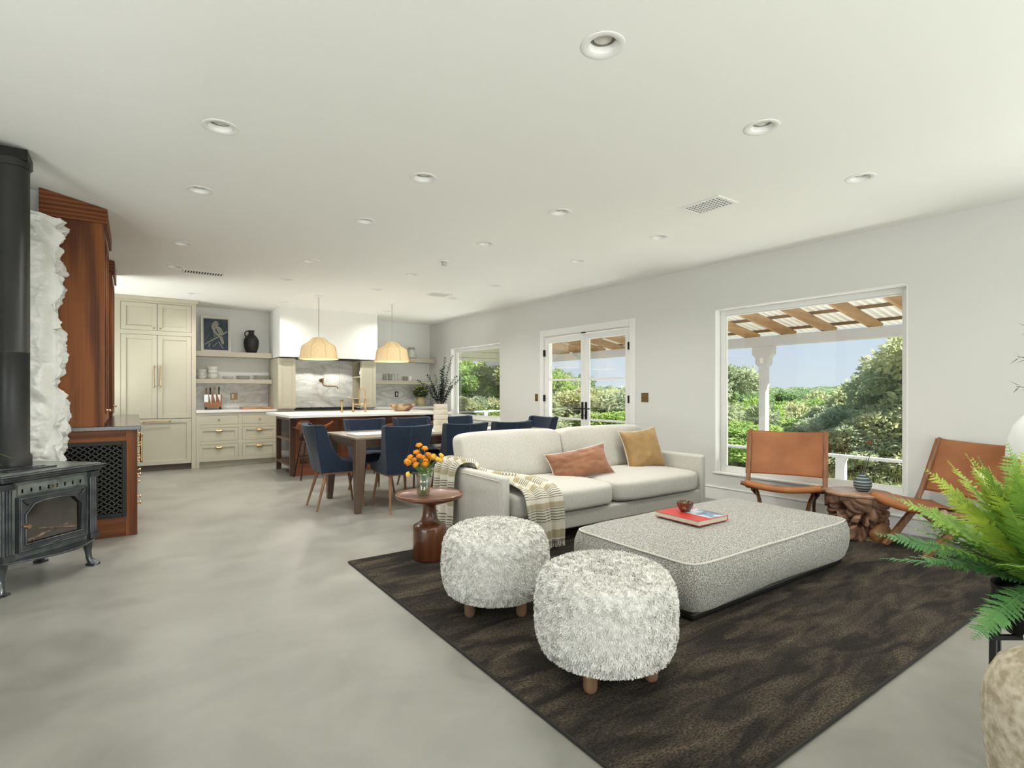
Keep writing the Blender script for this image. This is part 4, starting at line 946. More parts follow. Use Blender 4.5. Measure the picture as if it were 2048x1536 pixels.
# flue
t = thing('stove_pipe', 'matte black stove pipe rising to a black ceiling box', 'stove pipe', (-0.66, 4.80, 0.7245))
zc = ceil_z(-0.70, 4.8) - 0.002 - 0.7245
MB().lathe([(0.10, 0.0), (0.10, 0.07), (0.088, 0.085), (0.088, 0.75), (0.0895, 0.752), (0.0895, 0.758), (0.088, 0.76), (0.088, zc - 0.15), (0.0955, zc - 0.148), (0.0955, zc - 0.10)], n=40).build('pipe', pipem, t, smooth=40)
MB().box(-0.30, -0.085, zc - 0.105, 0.085, 0.15, ceil_z(-0.58, 4.7) - 0.7245 - 0.012).build('ceiling_box', blackmetal, t, bevel=0.004)
t = thing('trailing_plant', 'green leafy sprig on the stove top beside the pipe', 'plant', (-0.80, 4.52, 0.7245))
MB().lathe([(0.001, 0), (0.05, 0), (0.06, 0.07), (0.055, 0.07), (0.001, 0.06)], n=20).build('pot', blackmetal, t, smooth=50)
m = MB()
for dx, dy, dz, w in ((0.13, 0.03, 0.03, 0.02), (0.19, 0.05, 0.07, 0.014), (0.11, 0.0, 0.10, 0.02), (0.06, 0.1, 0.1, 0.02), (-0.08, -0.05, 0.1, 0.02), (0.155, 0.06, 0.0, 0.012)):
    p0 = Vector((0, 0, 0.07)); p2 = Vector((dx, dy, dz)); p1 = (p0 + p2) / 2 + Vector((0, 0, 0.05)); sd = Vector((-dy, dx, 0.02)).normalized()
    k = len(m.v); m.v += [p0, p1 + sd * w, p2, p1 - sd * w, p1]; m.f += [(k, k + 1, k + 4), (k + 1, k + 2, k + 4), (k + 2, k + 3, k + 4), (k + 3, k, k + 4)]
m.build('leaves', greenleaf, t, smooth=180)

# =================================================================== RUG
rugm = mat('charcoal_rug', (0.014, 0.011, 0.008), 0.95, spec=0.1, c2=(0.085, 0.069, 0.048), scale=3.2, stretch=(0.9, 3.2, 1), detail=10, distort=0.8, lo=0.40, hi=0.72, bump=0.7, bscale=120, bdist=0.01, sheen=0.06)
RX0, RX1, RY0, RY1, RZ = 1.25, 5.11, 0.94, 3.80, 0.014
nt = rugm.node_tree; b = nt.nodes['Principled BSDF']
src = b.inputs['Base Color'].links[0].from_socket
fn = N(nt, 'ShaderNodeTexNoise'); fn.inputs['Scale'].default_value = 150; fn.inputs['Detail'].default_value = 4
tcx = N(nt, 'ShaderNodeTexCoord'); mp = N(nt, 'ShaderNodeMapping'); mp.inputs['Scale'].default_value = (0.45, 1.2, 1); nt.links.new(tcx.outputs['Object'], mp.inputs[0]); nt.links.new(mp.outputs[0], fn.inputs['Vector'])
cr2 = N(nt, 'ShaderNodeValToRGB'); cr2.color_ramp.elements[0].position = 0.38; cr2.color_ramp.elements[0].color = (0.30, 0.30, 0.30, 1); cr2.color_ramp.elements[1].position = 0.66; cr2.color_ramp.elements[1].color = (1.9, 1.8, 1.65, 1)
nt.links.new(fn.outputs[0], cr2.inputs[0])
mm = N(nt, 'ShaderNodeMix', data_type='RGBA', blend_type='MULTIPLY'); mm.inputs[0].default_value = 1.0
nt.links.new(src, mm.inputs[6]); nt.links.new(cr2.outputs[0], mm.inputs[7]); nt.links.new(mm.outputs[2], b.inputs['Base Color'])
t = thing('area_rug', 'large distressed charcoal brown rug under the sofa and ottomans', 'rug', ((RX0 + RX1) / 2, (RY0 + RY1) / 2, 0))
m = MB(t)
def rugp(u, v, z=RZ):
    x = RX0 + (RX1 - RX0) * u; y = RY0 + (RY1 - RY0) * v
    e_ = min(u, 1 - u, v, 1 - v)
    return Vector((x + 0.006 * noise.noise(Vector((0, y * 9, 1))) * (u in (0, 1)), y + 0.006 * noise.noise(Vector((x * 9, 0, 2))) * (v in (0, 1)), z + 0.0015 * noise.noise(Vector((x * 14, y * 14, 0)))))
m.grid(rugp, 160, 120)
m.build('pile', rugm, t, smooth=180)
m = MB(t); w = 0.012
for a, b_ in (((RX0, RY0), (RX1, RY0)), ((RX1, RY0), (RX1, RY1)), ((RX1, RY1), (RX0, RY1)), ((RX0, RY1), (RX0, RY0))):
    m.tube([(a[0], a[1], 0.0075), (b_[0], b_[1], 0.0075)], 0.0072, 8)
m.build('binding', mat('rug_binding', (0.016, 0.013, 0.009), 0.9), t, smooth=60)

# =================================================================== SOFA
SX0, SX1, SYF, SYB = 2.18, 4.60, 3.22, 4.30
t = thing('sofa', 'oatmeal linen two cushion sofa with thin square arms', 'sofa', ((SX0 + SX1) / 2, 3.8, 0)); TL = t.location
MB(t).box(SX0 + 0.015, SYF + 0.02, 0.125, SX1 - 0.015, SYB - 0.01, 0.262).build('base', linen, t, bevel=0.02, seg=3)
for s, x in ((1, SX0), (-1, SX1)):
    m = MB(t); a, b_ = sorted((x, x + s * 0.075))
    m.prism([(SYF, 0.11), (SYB, 0.11), (SYB, 0.60), (SYF, 0.60)], 'X', a, b_)
    ar = m.build('arm', linen, t, bevel=0.028, seg=4)
    m = MB(t); xo = x - s * 0.0015 if s > 0 else x + 0.0015
    m.tube([(xo, SYF + 0.03, 0.13), (xo, SYF + 0.03, 0.565), (xo, SYB - 0.03, 0.565)], 0.003, 6)
    m.build('seam', piping, ar, smooth=60)
MB(t).prism([(4.06, 0.26), (SYB, 0.11), (SYB, 0.60), (SYB - 0.02, 0.63), (4.16, 0.63), (4.12, 0.6)], 'X', SX0 + 0.10, SX1 - 0.10).build('back_frame', linen, t, bevel=0.02)
XM = 3.36
def wrinkle(a, k=9, ph=0.0):
    def f(w):
        n_ = noise.noise(Vector((w.x * k + ph, w.y * k * 0.7, w.z * k))) * a + noise.noise(Vector((w.x * 2.2 + ph, w.y * 2, w.z * 2))) * a * 1.3
        return w * (1 + n_)
    return f
for k, (a, b_) in enumerate(((SX0 + 0.078, XM - 0.002), (XM + 0.002, SX1 - 0.078))):
    cx, hx = (a + b_) / 2, (b_ - a) / 2
    def fs(w, hx=hx):
        crown = 0.022 * (1 - (w.x / hx) ** 2) * (1 - (w.y / 0.40) ** 2)
        return Vector((w.x, w.y, w.z + (crown if w.z > 0 else 0) + 0.004 * noise.noise(Vector((w.x * 6, w.y * 6, k * 5 + w.z * 3)))))
    MB(t).puff((cx, 3.62, 0.36), (hx, 0.43, 0.098), 7, 26, fs).build('seat_cushion', linen, t, smooth=180)
    def fb(w, hx=hx, k=k):
        w = Vector((w.x, w.y * (1 + 0.25 * (1 - (w.x / hx) ** 2) * (1 - (w.z / 0.23) ** 2)), w.z + (0.012 * (1 - (w.x / hx) ** 2) if w.z > 0 else 0)))
        w.y += 0.010 * noise.noise(Vector((w.x * 5 + k * 3, 0, w.z * 3))) + 0.006 * noise.noise(Vector((w.x * 16, 3, w.z * 4)))
        y = w.y; z = w.z
        return Vector((w.x, y + z * 0.24, z - y * 0.10))
    MB(t).puff((cx, 4.015, 0.655), (hx, 0.105, 0.205), 8, 26, fb).build('back_cushion', linen, t, smooth=180)
for x in (SX0 + 0.12, SX1 - 0.12):
    for y in (SYF + 0.12, SYB - 0.12): MB(t).cyl((x, y, 0.014 if y < 3.79 else 0.0), (x, y, 0.126), 0.018, 0.024, 12).build('leg', blackmetal, t, smooth=40)

def throw_pillow(label, c, hw, hh, th, rot, mt, seed, ribs=4):
    t = thing('throw_pillow', label, 'pillow', c); t.rotation_euler = rot
    def P(sg):
        def f(u, v):
            a, b_ = 2 * u - 1, 2 * v - 1
            x = a * hw * (1 - 0.10 * (1 - b_ * b_)); z = b_ * hh * (1 - 0.12 * (1 - a * a))
            prof = max(0, (1 - a ** 4) * (1 - b_ ** 4)) ** 0.55
            fold = 0.0
            ed = min(1 - abs(a), 1 - abs(b_))
            fold = 0.010 * noise.noise(Vector((a * ribs + seed, b_ * ribs, seed))) + 0.006 * noise.noise(Vector((a * 9 + seed, b_ * 9, 2))) * (1 - min(1, ed * 2))
            y = sg * (th * prof + fold * min(1, prof * 1.6))
            return Vector((x, y, z))
        return f
    n = 44
    m = MB(); f1 = P(-1); m.grid(lambda u, v: f1(u, v), n, n); f2 = P(1); m.grid(lambda u, v: f2(1 - u, v), n, n)
    m.build('cushion', mt, t, smooth=180, merge=True)
    e_ = []
    for k in range(4 * 12):
        s_, q = divmod(k, 12); q /= 12
        u, v = [(q, 0), (1, q), (1 - q, 1), (0, 1 - q)][s_]; e_.append(f1(u, v))
    e_.append(e_[0]); MB().tube(e_, 0.004, 6).build('piping', piping, t, smooth=60)
    return t
throw_pillow('rust orange velvet lumbar pillow on the middle of the sofa', (3.33, 3.66, 0.560), 0.31, 0.150, 0.075, (R(-26), R(-9), R(-16)), rust, 1.3)
throw_pillow('ochre brown square pillow leaning in the right corner of the sofa', (4.24, 3.72, 0.635), 0.225, 0.215, 0.085, (R(-20), R(-5), R(-12)), ochre, 4.1, 3)

# woven throw over the left arm
thm = bpy.data.materials.new('striped_throw'); thm.use_nodes = True; nt = thm.node_tree; b = nt.nodes['Principled BSDF']; b.inputs['Roughness'].default_value = 0.95; b.inputs['Sheen Weight'].default_value = 0.2
uvn = N(nt, 'ShaderNodeUVMap'); sx = N(nt, 'ShaderNodeSeparateXYZ'); nt.links.new(uvn.outputs[0], sx.inputs[0])
def mth(op, a, b2=None):
    n_ = N(nt, 'ShaderNodeMath', operation=op)
    if isinstance(a, (int, float)): n_.inputs[0].default_value = a
    else: nt.links.new(a, n_.inputs[0])
    if b2 is not None:
        if isinstance(b2, (int, float)): n_.inputs[1].default_value = b2
        else: nt.links.new(b2, n_.inputs[1])
    return n_.outputs[0]
v = sx.outputs['Y']
thin = mth('LESS_THAN', mth('FRACT', mth('MULTIPLY', v, 96.0)), 0.42)
grp = mth('LESS_THAN', mth('FRACT', mth('ADD', mth('MULTIPLY', v, 9.0), 0.15)), 0.50)
stripe = mth('MULTIPLY', thin, grp)
band = mth('GREATER_THAN', mth('FRACT', mth('ADD', mth('MULTIPLY', v, 9.0), 0.15)), 0.74)
m1 = N(nt, 'ShaderNodeMix', data_type='RGBA'); m1.inputs[6].default_value = (0.58, 0.55, 0.45, 1); m1.inputs[7].default_value = (0.36, 0.31, 0.20, 1); nt.links.new(band, m1.inputs[0])
m2 = N(nt, 'ShaderNodeMix', data_type='RGBA'); m2.inputs[7].default_value = (0.075, 0.065, 0.045, 1); nt.links.new(m1.outputs[2], m2.inputs[6]); nt.links.new(mth('MULTIPLY', stripe, 0.82), m2.inputs[0])
nt.links.new(m2.outputs[2], b.inputs['Base Color'])
ST = [((2.150, 4.02, 0.13), (0, 0.17, 0)), ((2.155, 4.02, 0.30), (0, 0.17, 0)), ((2.160, 4.01, 0.47), (0, 0.17, 0)), ((2.166, 4.00, 0.575), (0.0, 0.18, 0)), ((2.205, 3.98, 0.608), (0.01, 0.18, 0.0)),
      ((2.262, 3.93, 0.606), (0.02, 0.17, 0.0)), ((2.315, 3.86, 0.55), (0.05, 0.14, 0)), ((2.39, 3.74, 0.500), (0.09, 0.11, 0)), ((2.45, 3.58, 0.488), (0.14, 0.06, 0)), ((2.48, 3.40, 0.482), (0.17, 0.02, 0)),
      ((2.49, 3.26, 0.470), (0.18, 0.0, 0)), ((2.49, 3.182, 0.44), (0.18, 0, 0)), ((2.495, 3.160, 0.37), (0.18, 0, 0)), ((2.51, 3.150, 0.24), (0.175, 0, 0)), ((2.52, 3.145, 0.10), (0.17, 0, 0))]
def cat(P, t_):
    n_ = len(P) - 1; x = t_ * n_; i = min(int(x), n_ - 1); f = x - i
    p0, p1, p2, p3 = P[max(i - 1, 0)], P[i], P[i + 1], P[min(i + 2, n_)]
    return 0.5 * ((2 * p1) + (p2 - p0) * f + (2 * p0 - 5 * p1 + 4 * p2 - p3) * f * f + (3 * p1 - p0 - 3 * p2 + p3) * f ** 3)
C_ = [Vector(a) for a, _ in ST]; W_ = [Vector(w) for _, w in ST]
def thp(u, v):
    c = cat(C_, u); w = cat(W_, u); tn = (cat(C_, min(1, u + 0.01)) - cat(C_, max(0, u - 0.01))).normalized()
    nn = tn.cross(w.normalized()).normalized(); nn = nn if nn.z > -0.05 or u < 0.2 else -nn
    if u < 0.27: nn = Vector((-1, 0, 0.25)).normalized() if nn.x > 0 else nn
    a = 2 * v - 1
    fold = 0.017 * (1 + math.sin(a * 7.5 + 2.2 * u + 0.5)) + 0.009 * (1 + math.sin(a * 17 + 6 * u)) + 0.008 * (1 + noise.noise(Vector((u * 10, a * 2, 4))))
    return c + w * a * (1 + 0.03 * math.sin(u * 23)) + nn * fold
m = MB(); m.grid(thp, 150, 64)
th = m.build('throw_blanket', thm, smooth=180)
uvl = th.data.uv_layers.new(name='UVMap'); nv = 65
for lp in th.data.loops:
    i, j = divmod(lp.vertex_index, nv); uvl.data[lp.index].uv = (j / 64, i / 150)
so = th.modifiers.new('s', 'SOLIDIFY'); so.thickness = 0.006; so.offset = 1
tag(th, 'cream throw blanket with dark stripes draped over the left sofa arm', 'blanket')
m = MB(); rnd = random.Random(2)
for k in range(60):
    p = thp(1.0, k / 59); m.tube([p, p + Vector((rnd.uniform(-.006, .006), -0.003, -0.02)), p + Vector((rnd.uniform(-.01, .01), -0.006, -0.045))], 0.0018, 4)
m.build('fringe', piping, th, smooth=60)

# =================================================================== OTTOMAN
OX0, OX1, OY0, OY1 = 2.33, 4.13, 1.70, 2.66
boucle = mat('grey_boucle', (0.20, 0.19, 0.16), 0.95, c2=(0.60, 0.585, 0.53), scale=170, kind='noise', detail=2, lo=0.40, hi=0.60, bump=1.0, bscale=170, bdist=0.012, sheen=0.2)
t = thing('ottoman', 'large rectangular grey boucle ottoman on a black plinth', 'ottoman', ((OX0 + OX1) / 2, (OY0 + OY1) / 2, 0)); TL = t.location
cx, cy = TL.x, TL.y; hx, hy = (OX1 - OX0) / 2, (OY1 - OY0) / 2
def rr_xy(a, hx, hy, p=16):
    c, s = math.cos(a), math.sin(a); L = (abs(c) ** p + abs(s) ** p) ** (1 / p); return c / L * hx, s / L * hy
def ring_surf(m, levels, n, top=None):
    vs = []
    for sx_, z in levels:
        for j in range(n):
            a = 2 * math.pi * j / n + 0.0001; x, y = rr_xy(a, hx * 1.0, hy * 1.0); 
            d = Vector((x, y)).normalized(); vs.append((cx + x + d.x * sx_, cy + y + d.y * sx_, z))
    k = len(levels)
    m.add(vs, [(i * n + j, i * n + (j + 1) % n, (i + 1) * n + (j + 1) % n, (i + 1) * n + j) for i in range(k - 1) for j in range(n)])
m = MB(t); ring_surf(m, [(-0.09, 0.060), (-0.050, 0.062), (-0.028, 0.080), (0.0, 0.14), (0.010, 0.20), (0.006, 0.26), (-0.018, 0.318)], 240)
def otop(i, n, j, k):
    s = 1 - j / k; a = 2 * math.pi * i / n + 0.0001; x, y = rr_xy(a, hx - 0.018, hy - 0.018, 16)
    return Vector((cx + x * s, cy + y * s, 0.319 + 0.088 * (1 - s ** 2.6) ** 0.8 + 0.004 * noise.noise(Vector((x * s * 3, y * s * 3, 0)))))
n, k = 240, 40; base = [otop(i, n, j, k) for j in range(k + 1) for i in range(n)]
m.add(base, [(j * n + i, j * n + (i + 1) % n, (j + 1) * n + (i + 1) % n, (j + 1) * n + i) for j in range(k) for i in range(n)])
m.build('upholstery', boucle, t, smooth=50)
m = MB(t); pp = [otop(i, 120, 0, 10) + Vector((0, 0, 0.002)) for i in range(120)]; m.tube(pp + [pp[0]], 0.0065, 8); m.build('piping', mat('boucle_piping', (0.50, 0.485, 0.43), 0.95, c2=(0.60, 0.58, 0.52), scale=170), t, smooth=60)
m = MB(t)
for sx_, sy_ in ((-1, -1), (1, -1)): m.tube([(cx + sx_ * (hx - 0.012), cy + sy_ * (hy - 0.012), 0.31), (cx + sx_ * (hx + 0.004), cy + sy_ * (hy + 0.004), 0.2), (cx + sx_ * (hx - 0.02), cy + sy_ * (hy - 0.02), 0.07)], 0.002, 5)
MB(t).box(OX0 + 0.05, OY0 + 0.045, RZ + 0.002, OX1 - 0.07, OY1 - 0.05, 0.066).build('plinth', blackmetal, t, bevel=0.02, seg=3)

# book and little bowl on it
t = thing('book', 'red coffee table book with a blue picture on the grey ottoman', 'book', (2.93, 2.165, 0.408), R(-1))
bw_, bd = 0.145, 0.17
MB().box(-bw_ + 0.004, -bd + 0.004, 0.003, bw_ - 0.003, bd - 0.004, 0.029).build('pages', mat('page_edges', (0.62, 0.58, 0.47), 0.8, c2=(0.55, 0.51, 0.41), scale=2, stretch=(1, 1, 300)), t)
rc = mat('book_red', (0.50, 0.035, 0.028), 0.4)
m = MB(); m.box(-bw_, -bd, 0, bw_, bd, 0.003); m.box(-bw_, -bd, 0.029, bw_, bd, 0.032); m.box(bw_ - 0.003, -bd, 0.003, bw_, bd, 0.029); m.build('cover', rc, t, bevel=0.001)
MB().box(-0.02, -bd + 0.006, 0.0321, bw_ - 0.006, bd - 0.10, 0.0325).build('cover_picture', mat('cover_pic', (0.55, 0.60, 0.65), 0.4, c2=(0.10, 0.17, 0.25), scale=11, detail=6, lo=0.48, hi=0.62), t)
t = thing('small_bowl', 'small carved wooden bowl with dried pods on the red book', 'bowl', (2.935, 2.215, 0.4410))
MB().lathe([(0.001, 0), (0.028, 0), (0.030, 0.002), (0.050, 0.036), (0.057, 0.062), (0.053, 0.062), (0.045, 0.036), (0.024, 0.008), (0.001, 0.007)], n=10).build('bowl_body', walnut, t, smooth=25)
t2 = thing('dried_pod', 'dried brown seed pod lying in the small carved bowl', 'dried pod', (2.95, 2.212, 0.478))
m = MB(); rnd = random.Random(4)
for k in range(16):
    a = k * 2.4; e_ = rnd.uniform(0.15, 1.4); d = Vector((math.cos(a) * math.cos(e_), math.sin(a) * math.cos(e_), math.sin(e_))); s_ = d.cross(Vector((0.1, 0.2, 1))).normalized()
    b0 = d * 0.008; q = len(m.v); m.v += [b0, d * 0.024 + s_ * 0.011, d * 0.036 + Vector((0, 0, 0.004)), d * 0.024 - s_ * 0.011]; m.f.append((q, q + 1, q + 2, q + 3))
o = m.build('scales', mat('dried_pod', (0.16, 0.10, 0.055), 0.8, c2=(0.32, 0.24, 0.15), scale=60), t2); so = o.modifiers.new('s', 'SOLIDIFY'); so.thickness = 0.003
MB().puff((0, 0, 0.004), (0.021, 0.019, 0.019), 2, 6).build('pod_core', MATS['dried_pod'], t2, smooth=60)
o = MB(off=(2.908, 2.198, 0.462)).puff((2.908, 2.198, 0.472), (0.018, 0.016, 0.014), 2, 6, lambda w: w * (1 + 0.2 * noise.noise(w * 90))).build('dried_husk', MATS['dried_pod'], smooth=60)
tag(o, 'pale husk beside the seed pod in the small bowl', 'dried husk')

# =================================================================== SHAGGY STOOLS
furm = mat('ivory_fleece', (0.58, 0.565, 0.515), 0.95, c2=(0.83, 0.815, 0.775), scale=40, sheen=0.3)
def fluffy(label, x, y, r, seed, la):
    t = thing('shaggy_stool', label, 'stool', (x, y, RZ + 0.001), group='shaggy ivory stools')
    z0, z1 = 0.085, 0.465
    def prof(s):   # s 0..1 from bottom centre over the side to the top centre
        P = [(0.0, z0), (r * 0.74, z0), (r * 0.90, z0 + 0.022), (r * 0.97, z0 + 0.07), (r, 0.20), (r * 1.0, 0.31), (r * 0.97, 0.375), (r * 0.89, 0.422), (r * 0.72, 0.450), (r * 0.3, z1), (0.0, z1)]
        return P
    P = prof(0); 
    MB().lathe(P, n=48).build('cushion', furm, t, smooth=180)
    rnd = random.Random(seed); m = MB(); V = m.v; F = m.f
    seg = [(Vector((P[i][0], P[i][1])), Vector((P[i + 1][0], P[i + 1][1]))) for i in range(1, len(P) - 1)]
    ar = [(a.x + b_.x) / 2 * (b_ - a).length for a, b_ in seg]; tot = sum(ar); NT = 34000
    for (a, b_), A in zip(seg, ar):
        for _ in range(int(NT * A / tot)):
            f = rnd.random(); q = a + (b_ - a) * f; th_ = rnd.random() * 6.28318
            tn = (b_ - a).normalized(); nr = Vector((tn.y, -tn.x))
            er = Vector((math.cos(th_), math.sin(th_), 0)); p = er * q.x + Vector((0, 0, q.y))
            nrm = er * nr.x + Vector((0, 0, nr.y)); side = Vector((-er.y, er.x, 0))
            cl = noise.noise(p * 34 + Vector((seed, 0, 0))); c2_ = noise.noise(p * 34 + Vector((0, seed, 9)))
            dn = Vector((0, 0, -1)) * (0.75 * (1 - abs(nrm.z)))
            d = (nrm * 0.85 + side * (cl * 1.6 + rnd.gauss(0, .3)) + dn + Vector((rnd.gauss(0, .3), rnd.gauss(0, .3), c2_ * 1.3 + rnd.gauss(0, .25)))).normalized()
            L = 0.0125 * rnd.uniform(0.6, 1.4); w = 0.0023 * rnd.uniform(0.7, 1.3)
            s_ = d.cross(nrm); s_ = s_.normalized() if s_.length > 1e-4 else side
            curl = (s_ * rnd.choice((-1, 1)) * 0.5 + nrm * -0.35) * L * 0.6
            mdl = p + d * L * 0.6; tip = p + d * L + curl; n_ = len(V)
            V.extend([p - s_ * w, p + s_ * w, mdl + s_ * w * 0.8 + nrm * 0.001, mdl - s_ * w * 0.8 + nrm * 0.001, tip])
            F.extend([(n_, n_ + 1, n_ + 2, n_ + 3), (n_ + 3, n_ + 2, n_ + 4)])
    o = m.build('fleece', furm, t, smooth=180); o['kind'] = 'stuff'
    for k in range(4):
        a = la + math.pi / 2 * k; c, s = math.cos(a) * r * 0.66, math.sin(a) * r * 0.66
        MB().tube([(c, s, 0.10), (c, s, 0.02), (c, s, 0.008), (c, s, 0.0)], [0.031, 0.029, 0.025, 0.016], 16).build('leg', stoolw, t, smooth=50)
    return t
fluffy('ivory shaggy round stool farther from the camera, beside the turned side table', 1.661, 2.524, 0.297, 1, R(-78))
fluffy('ivory shaggy round stool nearest the camera, in front of the ottoman', 1.670, 1.674, 0.300, 2, R(-62))

# =================================================================== TURNED SIDE TABLE + FLOWERS
t = thing('side_table', 'round turned walnut side table beside the sofa arm', 'side table', (1.753, 3.535, RZ + 0.001))
MB().lathe([(0.001, 0.0), (0.112, 0.0), (0.120, 0.008), (0.120, 0.225), (0.115, 0.240), (0.085, 0.255), (0.062, 0.275), (0.052, 0.31), (0.047, 0.375), (0.052, 0.392), (0.085, 0.396)], n=48).build('pedestal', walnutz, t, smooth=50)
MB().lathe([(0.06, 0.393), (0.10, 0.398), (0.18, 0.425), (0.235, 0.443), (0.243, 0.452), (0.243, 0.468), (0.236, 0.470), (0.230, 0.460), (0.222, 0.455), (0.001, 0.455)], n=64).build('top', walnut, t, smooth=40)
t = thing('glass_vase', 'clear glass jar of water and stems on the round side table', 'vase', (1.699, 3.524, 0.4705))
MB().lathe([(0.001, 0), (0.044, 0), (0.050, 0.006), (0.051, 0.12), (0.047, 0.135), (0.040, 0.145), (0.041, 0.165), (0.044, 0.166), (0.043, 0.170), (0.037, 0.168), (0.037, 0.145), (0.045, 0.125), (0.046, 0.008), (0.001, 0.006)], n=32).build('jar', jarglass, t, smooth=60)
MB().lathe([(0.001, 0.007), (0.045, 0.008), (0.045, 0.085), (0.001, 0.085)], n=28).build('water', waterm, t, smooth=40)
t = thing('flower_bouquet', 'bunch of orange and yellow flowers in the glass jar', 'flowers', (1.699, 3.524, 0.476))
stm = mat('flower_stem', (0.10, 0.19, 0.04), 0.5); org = mat('orange_petal', (0.80, 0.26, 0.01), 0.5, c2=(0.88, 0.38, 0.02), scale=40); yel = mat('yellow_petal', (0.85, 0.50, 0.03), 0.5, c2=(0.85, 0.62, 0.15), scale=40)
cr_, cf_ = Vector((math.cos(YAW), -math.sin(YAW), 0)), Vector((math.sin(YAW), math.cos(YAW), 0))
rnd = random.Random(11)
heads = [(-0.03, 0.37, 1), (0.0, 0.34, 1), (-0.05, 0.32, 1), (-0.085, 0.29, 1), (-0.07, 0.26, 1), (-0.105, 0.265, 1), (-0.02, 0.30, 1), (0.03, 0.30, 1), (0.045, 0.27, 1), (0.012, 0.255, 1), (-0.045, 0.24, 1), (0.0, 0.225, 1), (0.02, 0.245, 1), (0.08, 0.30, 2), (0.095, 0.275, 2), (0.125, 0.295, 2), (0.118, 0.265, 2), (-0.105, 0.165, 2), (-0.115, 0.235, 1), (-0.01, 0.275, 1)]
fcount = 0
for (a, z, k) in heads:
    a *= 1.02; z = z * 1.02 - 0.018; dpt = rnd.uniform(-0.07, 0.07); hd = cr_ * a + cf_ * dpt + Vector((0, 0, z))
    b0 = cr_ * (-a * 0.2 + rnd.uniform(-.012, .012)) + cf_ * (-dpt * 0.25) + Vector((0, 0, 0.012)); nk = cr_ * (a * 0.16) + cf_ * dpt * 0.2 + Vector((0, 0, 0.155))
    fl = MB().tube([b0, nk, (nk + hd) / 2 + Vector((0, 0, 0.012)), hd], 0.0022, 6).build('stem', stm, t, smooth=60)
    m = MB(); ax = (hd - nk).normalized(); R0 = 0.023 if k == 1 else 0.021
    for ly in range(4):
        npet = 7 - ly
        for p_ in range(npet):
            al = 2 * math.pi * p_ / npet + ly * 0.5; x_ = ax.cross(Vector((0.3, 0.5, 0.2))).normalized(); y_ = ax.cross(x_)
            d = x_ * math.cos(al) + y_ * math.sin(al); sd = ax.cross(d); rr_ = R0 * (1 - ly * 0.2)
            b1 = hd - ax * R0 * 0.7; q = len(m.v)
            m.v += [b1, hd + d * rr_ - sd * rr_ * 0.62 - ax * R0 * 0.1, hd + d * rr_ + sd * rr_ * 0.62 - ax * R0 * 0.1, hd + d * rr_ * 0.62 + sd * rr_ * 0.36 + ax * R0 * 0.75, hd + d * rr_ * 0.62 - sd * rr_ * 0.36 + ax * R0 * 0.75]
            m.f += [(q, q + 1, q + 2), (q + 1, q + 4, q + 3, q + 2)]
    m.puff(hd + ax * R0 * 0.25, (R0 * 0.5,) * 3, 2, 4)
    m.build('blossom', org if k == 1 else yel, fl, smooth=180)
m = MB(); leafcloud(m, 60, (cr_ * 0.02 + Vector((0, 0, 0.185))), (0.055, 0.055, 0.035), 0.035, 0.007, 8); m.build('leaves', stm, t)

# =================================================================== DINING TABLE
TX0, TX1, TY0, TY1 = 1.80, 4.28, 5.26, 6.27
t = thing('dining_table', 'long dark wood dining table with tapered block legs', 'dining table', ((TX0 + TX1) / 2, (TY0 + TY1) / 2, 0))
MB(t).box(TX0, TY0, 0.738, TX1, TY1, 0.758).build('table_top', tabletopw, t, bevel=0.003)
m = MB(t)
def apron(p0, p1, nin):
    a, b_ = Vector(p0), Vector(p1); ni = Vector(nin)
    m.add([a + Vector((0, 0, 0.737)), b_ + Vector((0, 0, 0.737)), b_ + ni * 0.05 + Vector((0, 0, 0.645)), a + ni * 0.05 + Vector((0, 0, 0.645)), a + ni * 0.09 + Vector((0, 0, 0.645)), b_ + ni * 0.09 + Vector((0, 0, 0.645)), b_ + ni * 0.09 + Vector((0, 0, 0.737)), a + ni * 0.09 + Vector((0, 0, 0.737))], [(0, 1, 2, 3), (3, 2, 5, 4), (4, 5, 6, 7), (7, 6, 1, 0), (0, 3, 4, 7), (1, 6, 5, 2)])
apron((TX0 + 0.004, TY0 + 0.004, 0), (TX1 - 0.004, TY0 + 0.004, 0), (0, 1, 0)); apron((TX0 + 0.004, TY1 - 0.004, 0), (TX1 - 0.004, TY1 - 0.004, 0), (0, -1, 0))
apron((TX0 + 0.004, TY0 + 0.004, 0), (TX0 + 0.004, TY1 - 0.004, 0), (1, 0, 0)); apron((TX1 - 0.004, TY0 + 0.004, 0), (TX1 - 0.004, TY1 - 0.004, 0), (-1, 0, 0))
m.build('apron', tablew, t)
for x, sx_ in ((TX0, 1), (TX1, -1)):
    for y, sy_ in ((TY0, 1), (TY1, -1)):
        m = MB(t); w0, w1 = 0.105, 0.058
        def q(z, w): return [(x, y, z), (x + sx_ * w, y, z), (x + sx_ * w, y + sy_ * w, z), (x, y + sy_ * w, z)]
        m.add(q(0.737, w0) + q(0.60, w0) + q(0.0, w1), [(i, (i + 1) % 4, 4 + (i + 1) % 4, 4 + i) for i in range(4)] + [(4 + i, 4 + (i + 1) % 4, 8 + (i + 1) % 4, 8 + i) for i in range(4)] + [(3, 2, 1, 0), (8, 9, 10, 11)])
        m.build('leg', tablew, t, bevel=0.003, merge=True)
rn = MB(off=(3.0, 5.76, 0.7585)); rn.grid(lambda u, v: Vector((1.92 + 2.22 * u, 5.56 + 0.40 * v, 0.7600 + 0.001 * math.sin(u * 40) * math.sin(v * 9))), 60, 12)
